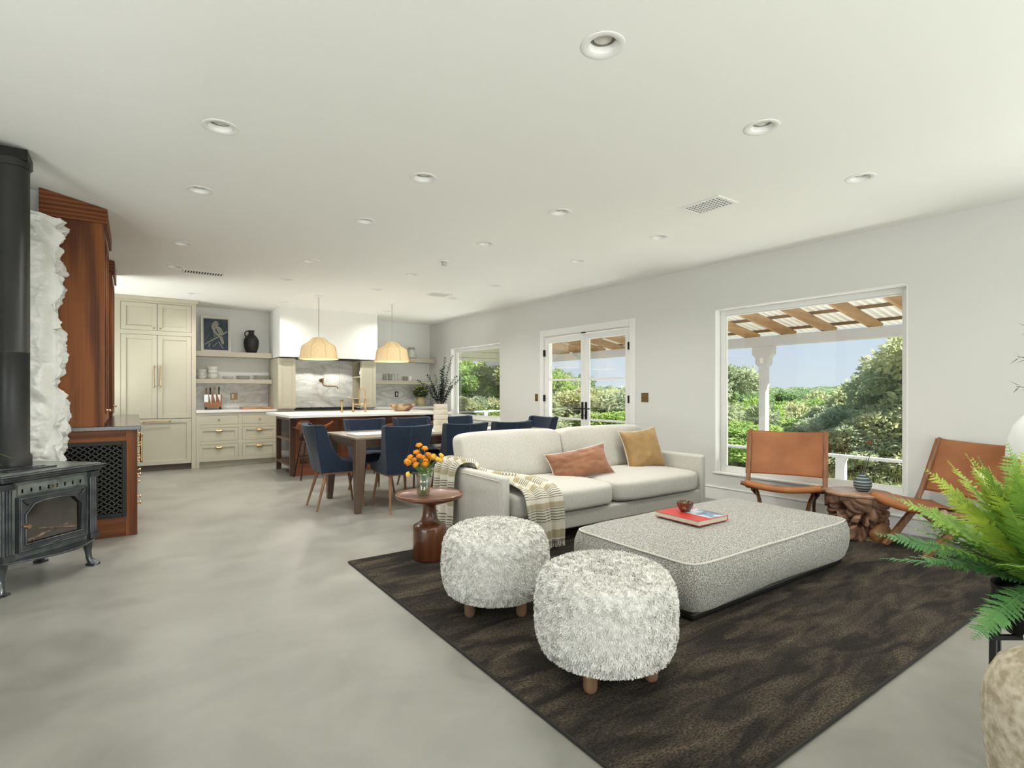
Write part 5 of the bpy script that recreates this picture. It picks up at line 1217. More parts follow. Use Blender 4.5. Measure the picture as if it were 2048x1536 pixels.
o = rn.build('table_runner', mat('white_runner', (0.74, 0.74, 0.72), 0.9, c2=(0.68, 0.68, 0.66), scale=90), smooth=180); so = o.modifiers.new('s', 'SOLIDIFY'); so.thickness = 0.0015; so.offset = 1
tag(o, 'white cloth runner laid along the dining table', 'table runner')

def dining_chair():
    t = thing('dining_chair', '', 'dining chair', (0, 0, 0))
    def W(p):   # widens towards the top, bows back in the middle
        k = 0.84 + max(0, (p.z - 0.42)) * 0.50
        bow = -0.045 * (1 - min(1, abs(p.x) / 0.235) ** 2) * sstep((p.z - 0.5) / 0.3)
        return Vector((p.x * k, p.y + bow, p.z))
    side = [(-0.225, 0.385), (0.20, 0.385), (0.235, 0.40), (0.245, 0.44), (0.235, 0.468), (0.16, 0.472), (0.06, 0.485), (-0.02, 0.52), (-0.085, 0.58), (-0.13, 0.66), (-0.17, 0.77), (-0.205, 0.875), (-0.235, 0.885), (-0.318, 0.885)]
    for s in (-1, 1):
        a, b_ = sorted((s * 0.205, s * 0.245))
        m = MB(); m.prism(side, 'X', a, b_, W); m.build('side_wing', navy, t, bevel=0.012, seg=3)
    m = MB()
    def back(u, v):
        x = (u - 0.5) * 0.47
        return W(Vector((x, -0.225 - 0.093 * v, 0.385 + 0.50 * v - 0.012 * math.cos(x * 6) * (v > 0.9))))
    def backi(u, v):
        x = (0.5 - u) * 0.47; y = [-0.165, -0.245][0] - 0.08 * v
        return W(Vector((x, y, 0.385 + 0.50 * v - 0.012 * math.cos(x * 6) * (v > 0.9))))
    N1, N2 = 20, 14
    m.grid(back, N1, N2); m.grid(backi, N1, N2)
    top = [back(i / N1, 1) for i in range(N1 + 1)]; topi = [backi(1 - i / N1, 1) for i in range(N1 + 1)]
    k = len(m.v); m.v += top + topi; m.f += [(k + i, k + i + 1, k + N1 + 1 + i + 1, k + N1 + 1 + i) for i in range(N1)]
    for u_ in (0, 1):
        k = len(m.v); A_ = [back(u_, j / N2) for j in range(N2 + 1)]; B_ = [backi(1 - u_, j / N2) for j in range(N2 + 1)]
        m.v += A_ + B_; m.f += [(k + j, k + j + 1, k + N2 + 2 + j, k + N2 + 1 + j) for j in range(N2)]
    o = m.build('backrest', navy, t, merge=True, bevel=0.012, seg=3)
    MB().tube([W(Vector((0, -0.2265 - 0.093 * v / 10, 0.39 + 0.049 * v))) for v in range(11)], 0.0022, 5).build('back_seam', mat_seamn, o, smooth=60)
    MB().puff((0, 0.035, 0.437), (0.178, 0.215, 0.052), 8, 14, lambda w: Vector((w.x, w.y, w.z + (0.008 * (1 - (w.x / .18) ** 2) if w.z > 0 else 0)))).build('seat', navy, t, smooth=180)
    m = MB(); m.box(-0.185, -0.19, 0.365, 0.185, 0.20, 0.386); m.build('seat_frame', legw, t, bevel=0.003)
    for sx_ in (-1, 1):
        for y0, y1 in ((0.16, 0.225), (-0.17, -0.275)):
            MB().tube([(sx_ * 0.150, y0, 0.37), (sx_ * 0.195, y1, 0.0)], [0.0185, 0.0095], 12).build('leg', legw, t, smooth=40)
    return t
mat_seamn = mat('navy_seam', (0.05, 0.07, 0.10), 0.8)
CH = [(2.27, 5.33, 0, 'navy dining chair on the near side of the table, nearest the flower vase'), (2.95, 5.33, 0, 'navy dining chair on the near side, half hidden behind the sofa back'), (3.57, 5.33, 0, 'navy dining chair on the near side, second last, seen over the sofa'),
      (2.37, 6.34, 180, 'navy dining chair on the far side of the table, farthest left'), (3.01, 6.34, 180, 'navy dining chair on the far side, in front of the wooden bowl'), (3.66, 6.34, 180, 'navy dining chair on the far side, right behind the tall pale vase'),
      (1.79, 5.80, -90, 'navy dining chair at the left head of the table, seen from the side'), (4.32, 5.77, 90, 'navy dining chair at the right head of the table, near the french doors')]
o = dining_chair()
for k, (x, y, a, lab) in enumerate(CH):
    c = o if k == 0 else copy_tree(o); c.location = (x, y, 0); c.rotation_euler = (0, 0, R(a)); tag(c, lab, 'dining chair', 'navy upholstered dining chairs')

# tall vase with eucalyptus on the table
t = thing('tall_vase', 'tall cream stacked ring vase on the dining table', 'vase', (2.972, 5.70, 0.7625))
cv = mat('cream_ceramic', (0.66, 0.60, 0.47), 0.55, c2=(0.72, 0.67, 0.55), scale=5, bump=0.15, bscale=20)
pr = [(0.001, 0.0), (0.080, 0.0)]
for k in range(5):
    z = 0.002 + k * 0.062; pr += [(0.083, z + 0.003), (0.086, z + 0.03), (0.084, z + 0.055), (0.079, z + 0.060)]
pr += [(0.082, 0.314), (0.075, 0.314), (0.072, 0.29), (0.001, 0.28)]
MB().lathe(pr, n=40, wob=lambda a, z: 1 + 0.008 * math.sin(2 * a + z * 40)).build('vase_body', cv, t, smooth=35)
t = thing('eucalyptus_branches', 'dark green leafy branches standing in the tall cream vase', 'branches', (2.972, 5.70, 1.07))
brl = mat('dark_eucalyptus', (0.018, 0.035, 0.028), 0.6, c2=(0.035, 0.062, 0.045), scale=30); brl2 = mat('green_eucalyptus', (0.025, 0.075, 0.04), 0.55); brs = mat('branch_stem', (0.06, 0.045, 0.03), 0.8)
br = [(0.14, 0.585, 0.0, 1), (0.05, 0.56, 0.05, 1), (0.19, 0.34, 0.0, 1), (-0.17, 0.36, 0.04, 1), (-0.27, 0.285, 0, 1), (-0.06, 0.36, -0.05, 1), (0.10, 0.30, -0.06, 1), (0.02, 0.30, 0.08, 1), (-0.12, 0.22, 0.06, 1), (0.14, 0.22, 0.06, 1), (0.0, 0.24, -0.04, 1), (0.02, 0.43, 0.0, 2), (0.22, 0.29, -0.04, 1), (-0.19, 0.25, -0.06, 1)]
rnd = random.Random(9)
for (a, z, dpt, k) in br:
    p0 = cr_ * (a * 0.12) + cf_ * dpt * 0.2 + Vector((0, 0, -0.02)); p2 = cr_ * a + cf_ * dpt + Vector((0, 0, z)); p1 = p0 * 0.5 + p2 * 0.5 + Vector((0, 0, 0.05)) - cr_ * a * 0.15
    pts = [((1 - s) ** 2) * p0 + 2 * s * (1 - s) * p1 + s * s * p2 for s in [i / 12 for i in range(13)]]
    bo = MB().tube(pts, [0.0028 * (1 - 0.6 * i / 12) for i in range(13)], 5).build('branch', brs, t, smooth=60)
    m = MB(); L = (p2 - p0).length; nl = int(L * 120)
    for i in range(nl):
        s = 0.12 + 0.88 * i / nl; c = ((1 - s) ** 2) * p0 + 2 * s * (1 - s) * p1 + s * s * p2; tn = (p2 - p1).normalized()
        ph = i * 2.4 + rnd.random(); x_ = tn.cross(Vector((0.2, 0.9, 0.1))).normalized(); y_ = tn.cross(x_); d = (x_ * math.cos(ph) + y_ * math.sin(ph) + tn * 0.35).normalized()
        ll = (0.034 if k == 1 else 0.055) * rnd.uniform(0.8, 1.2) * (1.1 - 0.35 * s); w = ll * 0.40; sd = d.cross(tn).normalized(); q = len(m.v)
        m.v += [c, c + d * ll * 0.35 + sd * w, c + d * ll * 0.75 + sd * w * 0.9, c + d * ll, c + d * ll * 0.75 - sd * w * 0.9, c + d * ll * 0.35 - sd * w]; m.f.append((q, q + 1, q + 2, q + 3, q + 4, q + 5))
    m.build('leaves', brl if k == 1 else brl2, bo)

# =================================================================== SLING CHAIRS + STUMP
def sling_chair():
    t = thing('sling_chair', '', 'lounge chair', (0, 0, 0)); W_ = 0.325
    # local: +y is forward
    for s in (-1, 1):
        x = s * W_
        xf, xt = s * 0.185, s * 0.275
        def board(pts, wd, th):
            m = MB(); vs = []
            for i, (px_, py_, pz_) in enumerate(pts):
                a_, b_ = Vector(pts[max(i - 1, 0)]), Vector(pts[min(i + 1, len(pts) - 1)]); d_ = (b_ - a_).normalized(); sd_ = Vector((1, 0, 0)); nn_ = d_.cross(sd_).normalized()
                c_ = Vector((px_, py_, pz_)); vs += [c_ + sd_ * th / 2 + nn_ * wd[i] / 2, c_ - sd_ * th / 2 + nn_ * wd[i] / 2, c_ - sd_ * th / 2 - nn_ * wd[i] / 2, c_ + sd_ * th / 2 - nn_ * wd[i] / 2]
            vs = [Vector((p_.x, p_.y, max(0.0, p_.z))) for p_ in vs]
            k_ = len(pts); m.add(vs, [(i * 4 + j, i * 4 + (j + 1) % 4, i * 4 + 4 + (j + 1) % 4, i * 4 + 4 + j) for i in range(k_ - 1) for j in range(4)] + [(3, 2, 1, 0), tuple(4 * (k_ - 1) + j for j in range(4))])
            return m
        board([(xf, 0.315, 0.0), (xf, 0.225, 0.10), (xf * 1.12, 0.11, 0.205), (xf * 1.3, 0.0, 0.285), (xt, -0.06, 0.32)], [0.052, 0.056, 0.054, 0.05, 0.04], 0.030).build('leg', chairw, t, bevel=0.007, merge=True)
        board([(xf * 1.25, -0.34, 0.0), (xf * 1.25, -0.22, 0.12), (xf * 1.3, -0.08, 0.225), (xt, 0.03, 0.29)], [0.040, 0.046, 0.048, 0.042], 0.028).build('leg', chairw, t, bevel=0.007, merge=True)
        MB().tube([(x, -0.06, 0.28), (x, -0.13, 0.42), (x, -0.225, 0.66), (x, -0.285, 0.83)], [0.021, 0.021, 0.019, 0.013], 10).build('upright', chairw, t, smooth=60)
        MB().bar((x * 0.93, 0.30, 0.365), (x * 0.93, -0.20, 0.285), 0.022, 0.034).build('seat_rail', chairw, t, bevel=0.006)
    m = MB()
    m.tube([(-W_ - 0.01 + (2 * W_ + 0.02) * k / 12, 0.30 + 0.02 * (1 - (k / 6 - 1) ** 2), 0.375 - 0.035 * (1 - (k / 6 - 1) ** 2)) for k in range(13)], 0.019, 10)
    m.build('front_rail', chairw, t, smooth=60)
    MB().tube([(-W_, 0.0, 0.30), (0, 0.0, 0.285), (W_, 0.0, 0.30)], 0.016, 8).build('stretcher', chairw, t, smooth=60)
    MB().tube([(-W_, -0.19, 0.29), (0, -0.19, 0.28), (W_, -0.19, 0.29)], 0.016, 8).build('stretcher', chairw, t, smooth=60)
    def seat(u, v):
        a = 2 * u - 1; sag = 1 - a * a
        P_ = [Vector((0, 0.285, 0.352)), Vector((0, 0.332, 0.362)), Vector((0, 0.325, 0.398)), Vector((0, 0.27, 0.398)), Vector((0, 0.12, 0.372)), Vector((0, -0.05, 0.338)), Vector((0, -0.19, 0.322))]
        p = cat(P_, v); return Vector((a * (W_ - 0.022), p.y + 0.02 * sag * (v < 0.5), p.z - 0.035 * sag * (1 if v < 0.45 else 1.0)))
    m = MB(); m.grid(seat, 24, 30); o = m.build('seat_sling', leather, t, smooth=180); q = o.modifiers.new('s', 'SOLIDIFY'); q.thickness = 0.004
    def back(u, v):
        a = 2 * u - 1; c = Vector((0, -0.135, 0.405)).lerp(Vector((0, -0.285, 0.822)), v)
        wx = W_ + 0.012; sag = (1 - a * a)
        return Vector((a * wx, c.y - 0.05 * sag + 0.022 * (abs(a) > 0.97), c.z - 0.014 * sag * (v > 0.98)))
    m = MB(); m.grid(back, 40, 24)
    for s in (-1, 1):
        k = len(m.v)
        for j in range(25):
            p = back(0 if s < 0 else 1, j / 24); m.v += [p, p + Vector((s * 0.012, -0.012, 0)), p + Vector((0, -0.045, 0)), p + Vector((-s * 0.05, -0.04, 0))]
        for j in range(24):
            for i in range(3): m.f.append((k + j * 4 + i, k + j * 4 + i + 1, k + j * 4 + 5 + i, k + j * 4 + 4 + i))
    o = m.build('back_sling', leather, t, smooth=60); q = o.modifiers.new('s', 'SOLIDIFY'); q.thickness = 0.004
    m = MB()
    for k in range(22): m.tube([(-0.27 + k * 0.026, 0.30, 0.352), (-0.272 + k * 0.026, 0.29, 0.325)], 0.0025, 4)
    m.build('lacing', mat_lace, t, smooth=60)
    return t
mat_lace = mat('dark_lacing', (0.10, 0.04, 0.02), 0.6)
o = sling_chair(); o.location = (4.95, 2.63, 0.001); o.rotation_euler = (0, 0, R(114)); tag(o, 'tan leather sling chair in front of the large window', 'lounge chair', 'leather sling chairs')
c = copy_tree(o); c.location = (4.985, 1.445, 0.001); c.rotation_euler = (0, 0, R(59.8)); tag(c, 'tan leather sling chair right of the root table, partly behind the fern', 'lounge chair', 'leather sling chairs')
for c_ in (o, c): c_.location.z = RZ + 0.001

t = thing('root_table', 'drum side table of knotted brown teak root with a flat polished top', 'side table', (4.956, 2.016, RZ + 0.001))
rootm = mat('teak_root', (0.10, 0.045, 0.025), 0.55, c2=(0.30, 0.165, 0.10), scale=5, detail=8, distort=2.5, lo=0.3, hi=0.62, bump=0.5, bscale=16, bdist=0.01)
m = MB(); nA, nZ = 150, 90; rt = 0.24
def root(u, v):
    a = 2 * math.pi * u; z = 0.35 * v; p = Vector((math.cos(a) * 2.0, math.sin(a) * 2.0, z * 9))
    q = p * 0.9 + 0.7 * Vector(noise.noise_vector(p * 0.8)); d, _ = noise.voronoi(q, distance_metric='DISTANCE', exponent=2.5)
    groove = min(1, (d[1] - d[0]) * 2.2); depth = sstep((0.80 - v) / 0.25)
    r_ = rt - 0.075 * (1 - groove) ** 2 * (0.25 + 0.75 * depth) - 0.02 * depth * noise.noise(p * 0.7) - 0.03 * (1 - v) * (0.5 + noise.noise(Vector((p.x * .6, p.y * .6, 3))))
    hole = noise.noise(Vector((p.x * 1.5 + 5, p.y * 1.5, p.z * 1.1)))
    if hole > 0.33: r_ -= 0.10 * sstep((hole - 0.33) / 0.12) * sstep((0.93 - v) / 0.08)
    return Vector((r_ * math.cos(a), r_ * math.sin(a), z))
m.grid(root, nA, nZ); m.build('root_body', rootm, t, smooth=180)
MB().lathe([(0.15, 0.345), (0.236, 0.350), (0.245, 0.356), (0.246, 0.368), (0.240, 0.372), (0.001, 0.372)], n=60, wob=lambda a, z: 1 + 0.014 * math.sin(3 * a) + 0.008 * math.sin(7 * a)).build('table_top', mat('teak_top', (0.28, 0.16, 0.10), 0.28, c2=(0.42, 0.27, 0.18), scale=5, stretch=(1, 4, 1), distort=1.0), t, smooth=40)
m = MB(); dv = (cf_ * -1 + cr_ * 0.30).normalized()
m.puff(Vector((0, 0, 0)) , (0.085, 0.045, 0.075), 2.3, 12, lambda w: w * (1 + 0.12 * noise.noise(w * 22)))
lobe = m.build('root_lobe', mat('pale_teak', (0.22, 0.10, 0.035), 0.5, c2=(0.34, 0.17, 0.06), scale=6, stretch=(1, 1, 4)), t, smooth=180)
lobe.location = dv * 0.205 + Vector((0, 0, 0.074)); lobe.rotation_euler = (0, R(-28), math.atan2(-0.575, 0.818))
t = thing('bud_vase', 'small round blue vase with swirled stripes on the root table', 'vase', (4.991, 1.992, RZ + 0.0015 + 0.372))
bvm = mat('swirl_blue', (0.035, 0.050, 0.068), 0.55, c2=(0.30, 0.34, 0.33), scale=13, kind='wave', stretch=(0.35, 0.2, 1), distort=2.6, detail=2, lo=0.55, hi=0.92, bump=0.3, bscale=30)
MB().lathe([(0.001, 0), (0.038, 0), (0.052, 0.014), (0.066, 0.045), (0.067, 0.068), (0.056, 0.098), (0.034, 0.124), (0.017, 0.138), (0.016, 0.148), (0.012, 0.148), (0.012, 0.13), (0.001, 0.12)], n=36).build('vase_body', bvm, t, smooth=60)
t = thing('dried_flower_sprig', 'thin dried sprig with a rust flower in the blue vase', 'flowers', (4.991, 1.992, 0.52))
nek = Vector((0, 0, 0.0))
def stem(pts, r_=0.0024): return MB().tube([cr_ * a + Vector((0, 0, z)) for a, z in pts], r_, 5).build('stem', greystem, t, smooth=60)
s1 = stem([(0, -0.02), (0.02, 0.06), (0.055, 0.15), (0.072, 0.24), (0.062, 0.27)]); s2 = stem([(0, -0.02), (0.03, 0.07), (0.07, 0.19), (0.125, 0.26), (0.145, 0.277)]); s3 = stem([(0, -0.02), (0.008, 0.06), (0.02, 0.10), (0.035, 0.14)]); s4 = stem([(0, -0.02), (0.05, 0.07), (0.14, 0.11), (0.245, 0.10)])
def rosette(c, r_, mt, par, seed):
    m = MB(); rnd = random.Random(seed)
    for k in range(14):
        a = k * 2.4; d = (cr_ * math.cos(a) + cf_ * math.sin(a) * 0.8 + Vector((0, 0, 0.35 * rnd.uniform(-.6, 1)))).normalized(); sd = d.cross(Vector((0, 0, 1))).normalized(); q = len(m.v)
        m.v += [c, c + d * r_ * 0.6 + sd * r_ * 0.35, c + d * r_, c + d * r_ * 0.6 - sd * r_ * 0.35]; m.f.append((q, q + 1, q + 2, q + 3))
    m.puff(c, (r_ * 0.35, r_ * 0.35, r_ * 0.3), 2, 4)
    return m.build('bloom', mt, par)
rosette(cr_ * 0.062 + Vector((0, 0, 0.272)), 0.036, mat('rust_petal', (0.42, 0.12, 0.05), 0.7), s1, 1)
rosette(cr_ * 0.145 + Vector((0, 0, 0.278)), 0.018, mat('brown_bud', (0.20, 0.13, 0.04), 0.7), s2, 2); rosette(cr_ * 0.245 + Vector((0, 0, 0.10)), 0.024, mat('tan_petal', (0.40, 0.20, 0.12), 0.7), s4, 3)
m = MB()
for a, z, a2, z2, w in ((0.03, 0.07, 0.12, 0.12, 0.012), (0.01, 0.05, 0.005, 0.12, 0.010), (0.035, 0.13, 0.03, 0.17, 0.008), (0.03, 0.075, 0.10, 0.09, 0.010)):
    p, q_ = cr_ * a + Vector((0, 0, z)), cr_ * a2 + Vector((0, 0, z2)); sd = cf_ * w * 0.5 + Vector((0, 0, w)); k = len(m.v); m.v += [p, (p + q_) / 2 + sd, q_, (p + q_) / 2 - sd]; m.f.append((k, k + 1, k + 2, k + 3))
m.build('leaves', mat('olive_leaf', (0.13, 0.15, 0.04), 0.5), t)

# =================================================================== RIGHT FOREGROUND
def ctr(px, d, z=0.0):
    p = cf_ * d + cr_ * ((px - 1024.0) / 1074.0 * d); return Vector((p.x, p.y, z))
FC = Vector((2.417, 0.440, 0.0))
t = thing('plant_stand', 'slim black metal plant stand holding the fern', 'plant stand', FC)
for k in range(4):
    a = YAW * -1 + R(180) + R(90) * k; x, y = 0.155 * math.cos(a), 0.155 * math.sin(a)
    MB().bar((x * 1.03, y * 1.03, 0.0), (x, y, 0.56), 0.018, 0.018).build('leg', blackmetal, t, bevel=0.002)
m = MB()
for z in (0.05, 0.27, 0.42):
    for a in (0, 90): 
        an = -YAW + R(a); c, s = math.cos(an) * 0.15, math.sin(an) * 0.15; m.bar((-c, -s, z), (c, s, z), 0.014, 0.014)
m.build('cross_bar', blackmetal, t)
t = thing('planter', 'dark round planter sitting in the black stand', 'planter', FC + Vector((0, 0, 0.4275)))
MB().lathe([(0.001, 0), (0.09, 0), (0.115, 0.04), (0.125, 0.15), (0.118, 0.15), (0.11, 0.13), (0.001, 0.13)], n=32).build('pot', blackmetal, t, smooth=50)
t = thing('fern', 'bright green leafy fern in the right foreground', 'fern', FC + Vector((0, 0, 0.580)))
fm = [mat('fern_light', (0.30, 0.44, 0.05), 0.5, c2=(0.52, 0.62, 0.09), scale=12), mat('fern_mid', (0.17, 0.34, 0.05), 0.5, c2=(0.30, 0.46, 0.08), scale=12), mat('fern_deep', (0.08, 0.22, 0.07), 0.5, c2=(0.14, 0.30, 0.09), scale=12)]
for q_ in fm: q_.node_tree.nodes['Principled BSDF'].inputs['Transmission Weight'].default_value = 0.0
rnd = random.Random(21)
for k in range(96):
    az = k * 2.39996 + rnd.uniform(-.2, .2); u = (k + 0.5) / 96
    el = R(88) - R(90) * u ** 1.2 - (R(26) if k % 9 == 4 and u > 0.4 else 0) + rnd.uniform(-.12, .12); L = rnd.uniform(0.36, 0.52) * (0.95 if el > 0 else 0.85)
    dh = Vector((math.cos(az), math.sin(az), 0)); p = dh * 0.02; pts = [p]; e_ = min(el + 0.45, 1.45); n_ = 16
    for i in range(n_):
        e_ += ((el - 0.20) - e_) * 0.13; p = p + (dh * math.cos(e_) + Vector((0, 0, math.sin(e_)))) * L / n_; pts.append(p.copy())
    side = Vector((-dh.y, dh.x, 0)); side = (side + Vector((0, 0, rnd.uniform(-.5, .5)))).normalized()
    m = MB(); m.tube(pts, [0.0022 * (1 - 0.7 * i / n_) for i in range(n_ + 1)], 4)
    NP = 40
    for j in range(3, NP):
        s = j / NP; x = s * n_; i = min(int(x), n_ - 1); c = pts[i].lerp(pts[i + 1], x - i); tn = (pts[i + 1] - pts[i]).normalized()
        up = tn.cross(side).normalized(); Lp = 0.058 * (math.sin(math.pi * min(1, s * 0.86 + 0.10)) ** 0.7) * rnd.uniform(0.85, 1.1) * (1.0 if s < 0.9 else 0.6)
        for sg in (-1, 1):
            d = (side * sg + tn * 0.55 + up * rnd.uniform(-.25, .25)).normalized(); w = d.cross(up).normalized()
            # small lobed pinna: three lobes on each edge
            k_ = len(m.v); pr_ = [0.0, 0.16, 0.22, 0.42, 0.48, 0.68, 0.74, 1.0]; wd = [0.10, 0.26, 0.13, 0.24, 0.11, 0.18, 0.08, 0.0]
            A_ = [c + d * Lp * q + w * Lp * z * 0.62 + up * (-0.1 * Lp * q * q) for q, z in zip(pr_, wd)]; B_ = [c + d * Lp * q - w * Lp * z * 0.62 + up * (-0.1 * Lp * q * q) for q, z in zip(pr_[:-1], wd[:-1])]
            m.v += A_ + B_
            for q in range(6): m.f.append((k_ + q, k_ + q + 1, k_ + 8 + q + 1, k_ + 8 + q))
            m.f.append((k_ + 6, k_ + 7, k_ + 14))
    m.build('frond', fm[0 if (el > 0.6 and rnd.random() < 0.6) else (1 if el > 0.25 else 2)], t)
t = thing('stoneware_jar', 'large speckled beige stoneware jar at the bottom right corner', 'jar', ctr(2116, 1.32))
MB().lathe([(0.001, 0), (0.085, 0), (0.095, 0.01), (0.118, 0.15), (0.138, 0.30), (0.145, 0.42), (0.137, 0.48), (0.112, 0.535), (0.075, 0.565), (0.06, 0.575), (0.062, 0.60), (0.055, 0.60), (0.05, 0.57), (0.001, 0.5)], n=56).build('jar_body', mat('speckled_stone', (0.33, 0.27, 0.18), 0.75, c2=(0.55, 0.49, 0.38), scale=38, detail=8, lo=0.38, hi=0.62, bump=0.35, bscale=70, bdist=0.004), t, smooth=60)
LC = ctr(2077, 2.6, 0.0); LB = ctr(2190, 2.62, 0.0)
t = thing('floor_lamp', 'white domed metal lamp shade of a floor lamp at the right edge', 'floor lamp', LB)
MB().lathe([(0.001, 0.02), (0.12, 0.02), (0.13, 0.012), (0.13, 0)], n=32).build('base', lampw, t, smooth=40)
MB().tube([(0, 0, 0.02), (0, 0, 1.15), ((LC - LB).x * 0.3, (LC - LB).y * 0.3, 1.28), ((LC - LB).x * 0.8, (LC - LB).y * 0.8, 1.24), ((LC - LB).x, (LC - LB).y, 1.13)], 0.009, 10).build('pole', lampw, t, smooth=60)
MB(off=LB).lathe([(0.012, 0.245), (0.022, 0.235), (0.060, 0.205), (0.092, 0.16), (0.110, 0.10), (0.119, 0.04), (0.121, 0.0), (0.117, 0.0), (0.106, 0.10), (0.088, 0.155), (0.05, 0.20), (0.001, 0.22)], c=(LC.x, LC.y, 0.895), n=48).build('lamp_shade', lampw, t, smooth=60)
OB = ctr(2215, 2.95, 0.0)
t = thing('olive_tree', 'small potted olive tree reaching in from the right edge', 'tree', OB)
MB().lathe([(0.001, 0), (0.11, 0), (0.15, 0.25), (0.155, 0.28), (0.145, 0.28), (0.001, 0.25)], n=28).build('pot', cv, t, smooth=50)
MB().tube([(0, 0, 0.2), (0.01, 0.0, 0.7), (-0.01, 0.01, 1.2), (0, 0, 1.75)], [0.018, 0.015, 0.012, 0.006], 8).build('trunk', greystem, t, smooth=60)
olm = mat('olive_leaves', (0.06, 0.10, 0.03), 0.5, c2=(0.12, 0.16, 0.07), scale=20); rnd = random.Random(6)
for (z0, a, dz, dd) in [(1.05, -0.50, 0.20, 0.0), (1.35, -0.42, 0.22, 0.02), (1.20, -0.40, 0.22, 0.1), (1.45, -0.38, 0.20, -0.08), (1.1, 0.35, 0.3, 0.1), (1.3, 0.3, 0.35, -0.1), (1.5, 0.1, 0.35, 0.1), (1.5, -0.15, 0.38, 0.0), (1.2, 0.1, 0.2, 0.35), (1.3, 0.0, 0.2, -0.35)]:
    p0 = Vector((0, 0, z0)); p2 = p0 + cr_ * a + cf_ * dd + Vector((0, 0, dz)); p1 = (p0 + p2) / 2 + Vector((0, 0, 0.07)); pts = [((1 - s) ** 2) * p0 + 2 * s * (1 - s) * p1 + s * s * p2 for s in [i / 10 for i in range(11)]]
    bo = MB().tube(pts, [0.005 * (1 - 0.7 * i / 10) for i in range(11)], 5).build('branch', greystem, t, smooth=60); m = MB()
    for i in range(20):
        s = 0.35 + 0.65 * i / 20; c = ((1 - s) ** 2) * p0 + 2 * s * (1 - s) * p1 + s * s * p2; tn = (p2 - p1).normalized(); al = i * 2.4
        x_ = tn.cross(Vector((0, 0.1, 1))).normalized(); y_ = tn.cross(x_); d = (x_ * math.cos(al) + y_ * math.sin(al) + tn * 0.9).normalized(); sd = d.cross(y_ if abs(d.dot(y_)) < .9 else x_).normalized(); ll = 0.07 * rnd.uniform(0.7, 1.1); q = len(m.v)
        m.v += [c, c + d * ll * 0.4 + sd * ll * 0.10, c + d * ll, c + d * ll * 0.4 - sd * ll * 0.10]; m.f.append((q, q + 1, q + 2, q + 3))
    m.build('leaves', olm, bo)
MB().puff(cr_ * -0.415 + Vector((0, 0, 1.215)), (0.011, 0.011, 0.014), 2, 5).build('olive', mat('olive_fruit', (0.03, 0.015, 0.02), 0.3), t, smooth=60)

# =================================================================== PORCH
t = thing('porch_roof', 'porch roof of pine rafters and pale corrugated sheets beyond the windows', 'porch roof', (7.0, 4.0, 2.2)); TLp = t.location
def rz_(x): return 2.075 + (8.0 - x) * 0.175
k = 0; y = -2.77
while y < 12.3:
    m = MB(t); x0, x1 = 5.64, 8.35
    m.add([(x0, y, rz_(x0)), (x1, y, rz_(x1)), (x1, y + 0.042, rz_(x1)), (x0, y + 0.042, rz_(x0)), (x0, y, rz_(x0) + 0.14), (x1, y, rz_(x1) + 0.14), (x1, y + 0.042, rz_(x1) + 0.14), (x0, y + 0.042, rz_(x0) + 0.14)], [(0, 1, 2, 3), (7, 6, 5, 4), (0, 4, 5, 1), (1, 5, 6, 2), (2, 6, 7, 3), (3, 7, 4, 0)])
    m.build('rafter', rafterm, t); y += 0.585
for x in (5.90, 7.18, 7.60, 8.22):
    MB(t).box(x, -3, rz_(x) + 0.141, x + 0.085, 12.5, rz_(x) + 0.176).build('purlin', purlinm, t)
metal = mat('corrugated_panel', (0.62, 0.60, 0.56), 0.5, 0.0, c2=(0.50, 0.46, 0.40), scale=3, stretch=(0.3, 3, 1))
nt = metal.node_tree; b = nt.nodes['Principled BSDF']; tr = N(nt, 'ShaderNodeBsdfTranslucent'); tr.inputs[0].default_value = (0.62, 0.58, 0.50, 1); mxs = N(nt, 'ShaderNodeMixShader'); mxs.inputs[0].default_value = 0.28
nt.links.new(b.outputs[0], mxs.inputs[1]); nt.links.new(tr.outputs[0], mxs.inputs[2]); nt.links.new(mxs.outputs[0], nt.nodes['Material Output'].inputs[0])
m = MB(t); NY = 1550
m.grid(lambda u, v: Vector((5.6 + 3.0 * v, -3 + 15.6 * u, rz_(5.6 + 3.0 * v) + 0.19 + 0.010 * math.cos(u * NY * math.pi / 5))), NY, 1)
o = m.build('roof_sheet', metal, t, smooth=180)
t = thing('porch_beam', 'white painted beam carrying the rafters along the porch', 'beam', (8.0, 4.0, 1.925)); MB(t).box(7.93, -3, 1.925, 8.07, 12.5, 2.073).build('timber', beam_white, t, bevel=0.004)
def post(y, lab):
    t = thing('porch_post', lab, 'post', (8.0, y, -0.55))
    MB(t).box(7.945, y - 0.055, -0.5499, 8.055, y + 0.055, 1.924).build('shaft', beam_white, t, bevel=0.006)
    m = MB(t); m.prism([(y - 0.16, 1.924), (y + 0.16, 1.924), (y + 0.16, 1.80), (y + 0.135, 1.775), (y + 0.105, 1.745), (y + 0.105, 1.66), (y + 0.07, 1.61), (y - 0.07, 1.61), (y - 0.105, 1.66), (y - 0.105, 1.745), (y - 0.135, 1.775), (y - 0.16, 1.80)], 'X', 7.935, 8.065)
    m.build('capital', beam_white, t, bevel=0.004)
    MB(t).box(7.925, y - 0.025, 1.66, 7.936, y + 0.025, 1.74).build('bracket_plate', trimm, t, bevel=0.003)
post(4.575, 'white porch post with a stepped capital seen through the large window'); post(1.55, 'white porch post hidden right of the large window')
post(6.75, 'white porch post between the doors and the large window')
t = thing('porch_railing', 'white painted porch railing along the outer edge of the porch', 'railing', (8.0, 4.0, -0.55))
MB(t).box(7.95, -3, 0.315, 8.05, 7.2, 0.35).build('top_rail', beam_white, t, bevel=0.004)
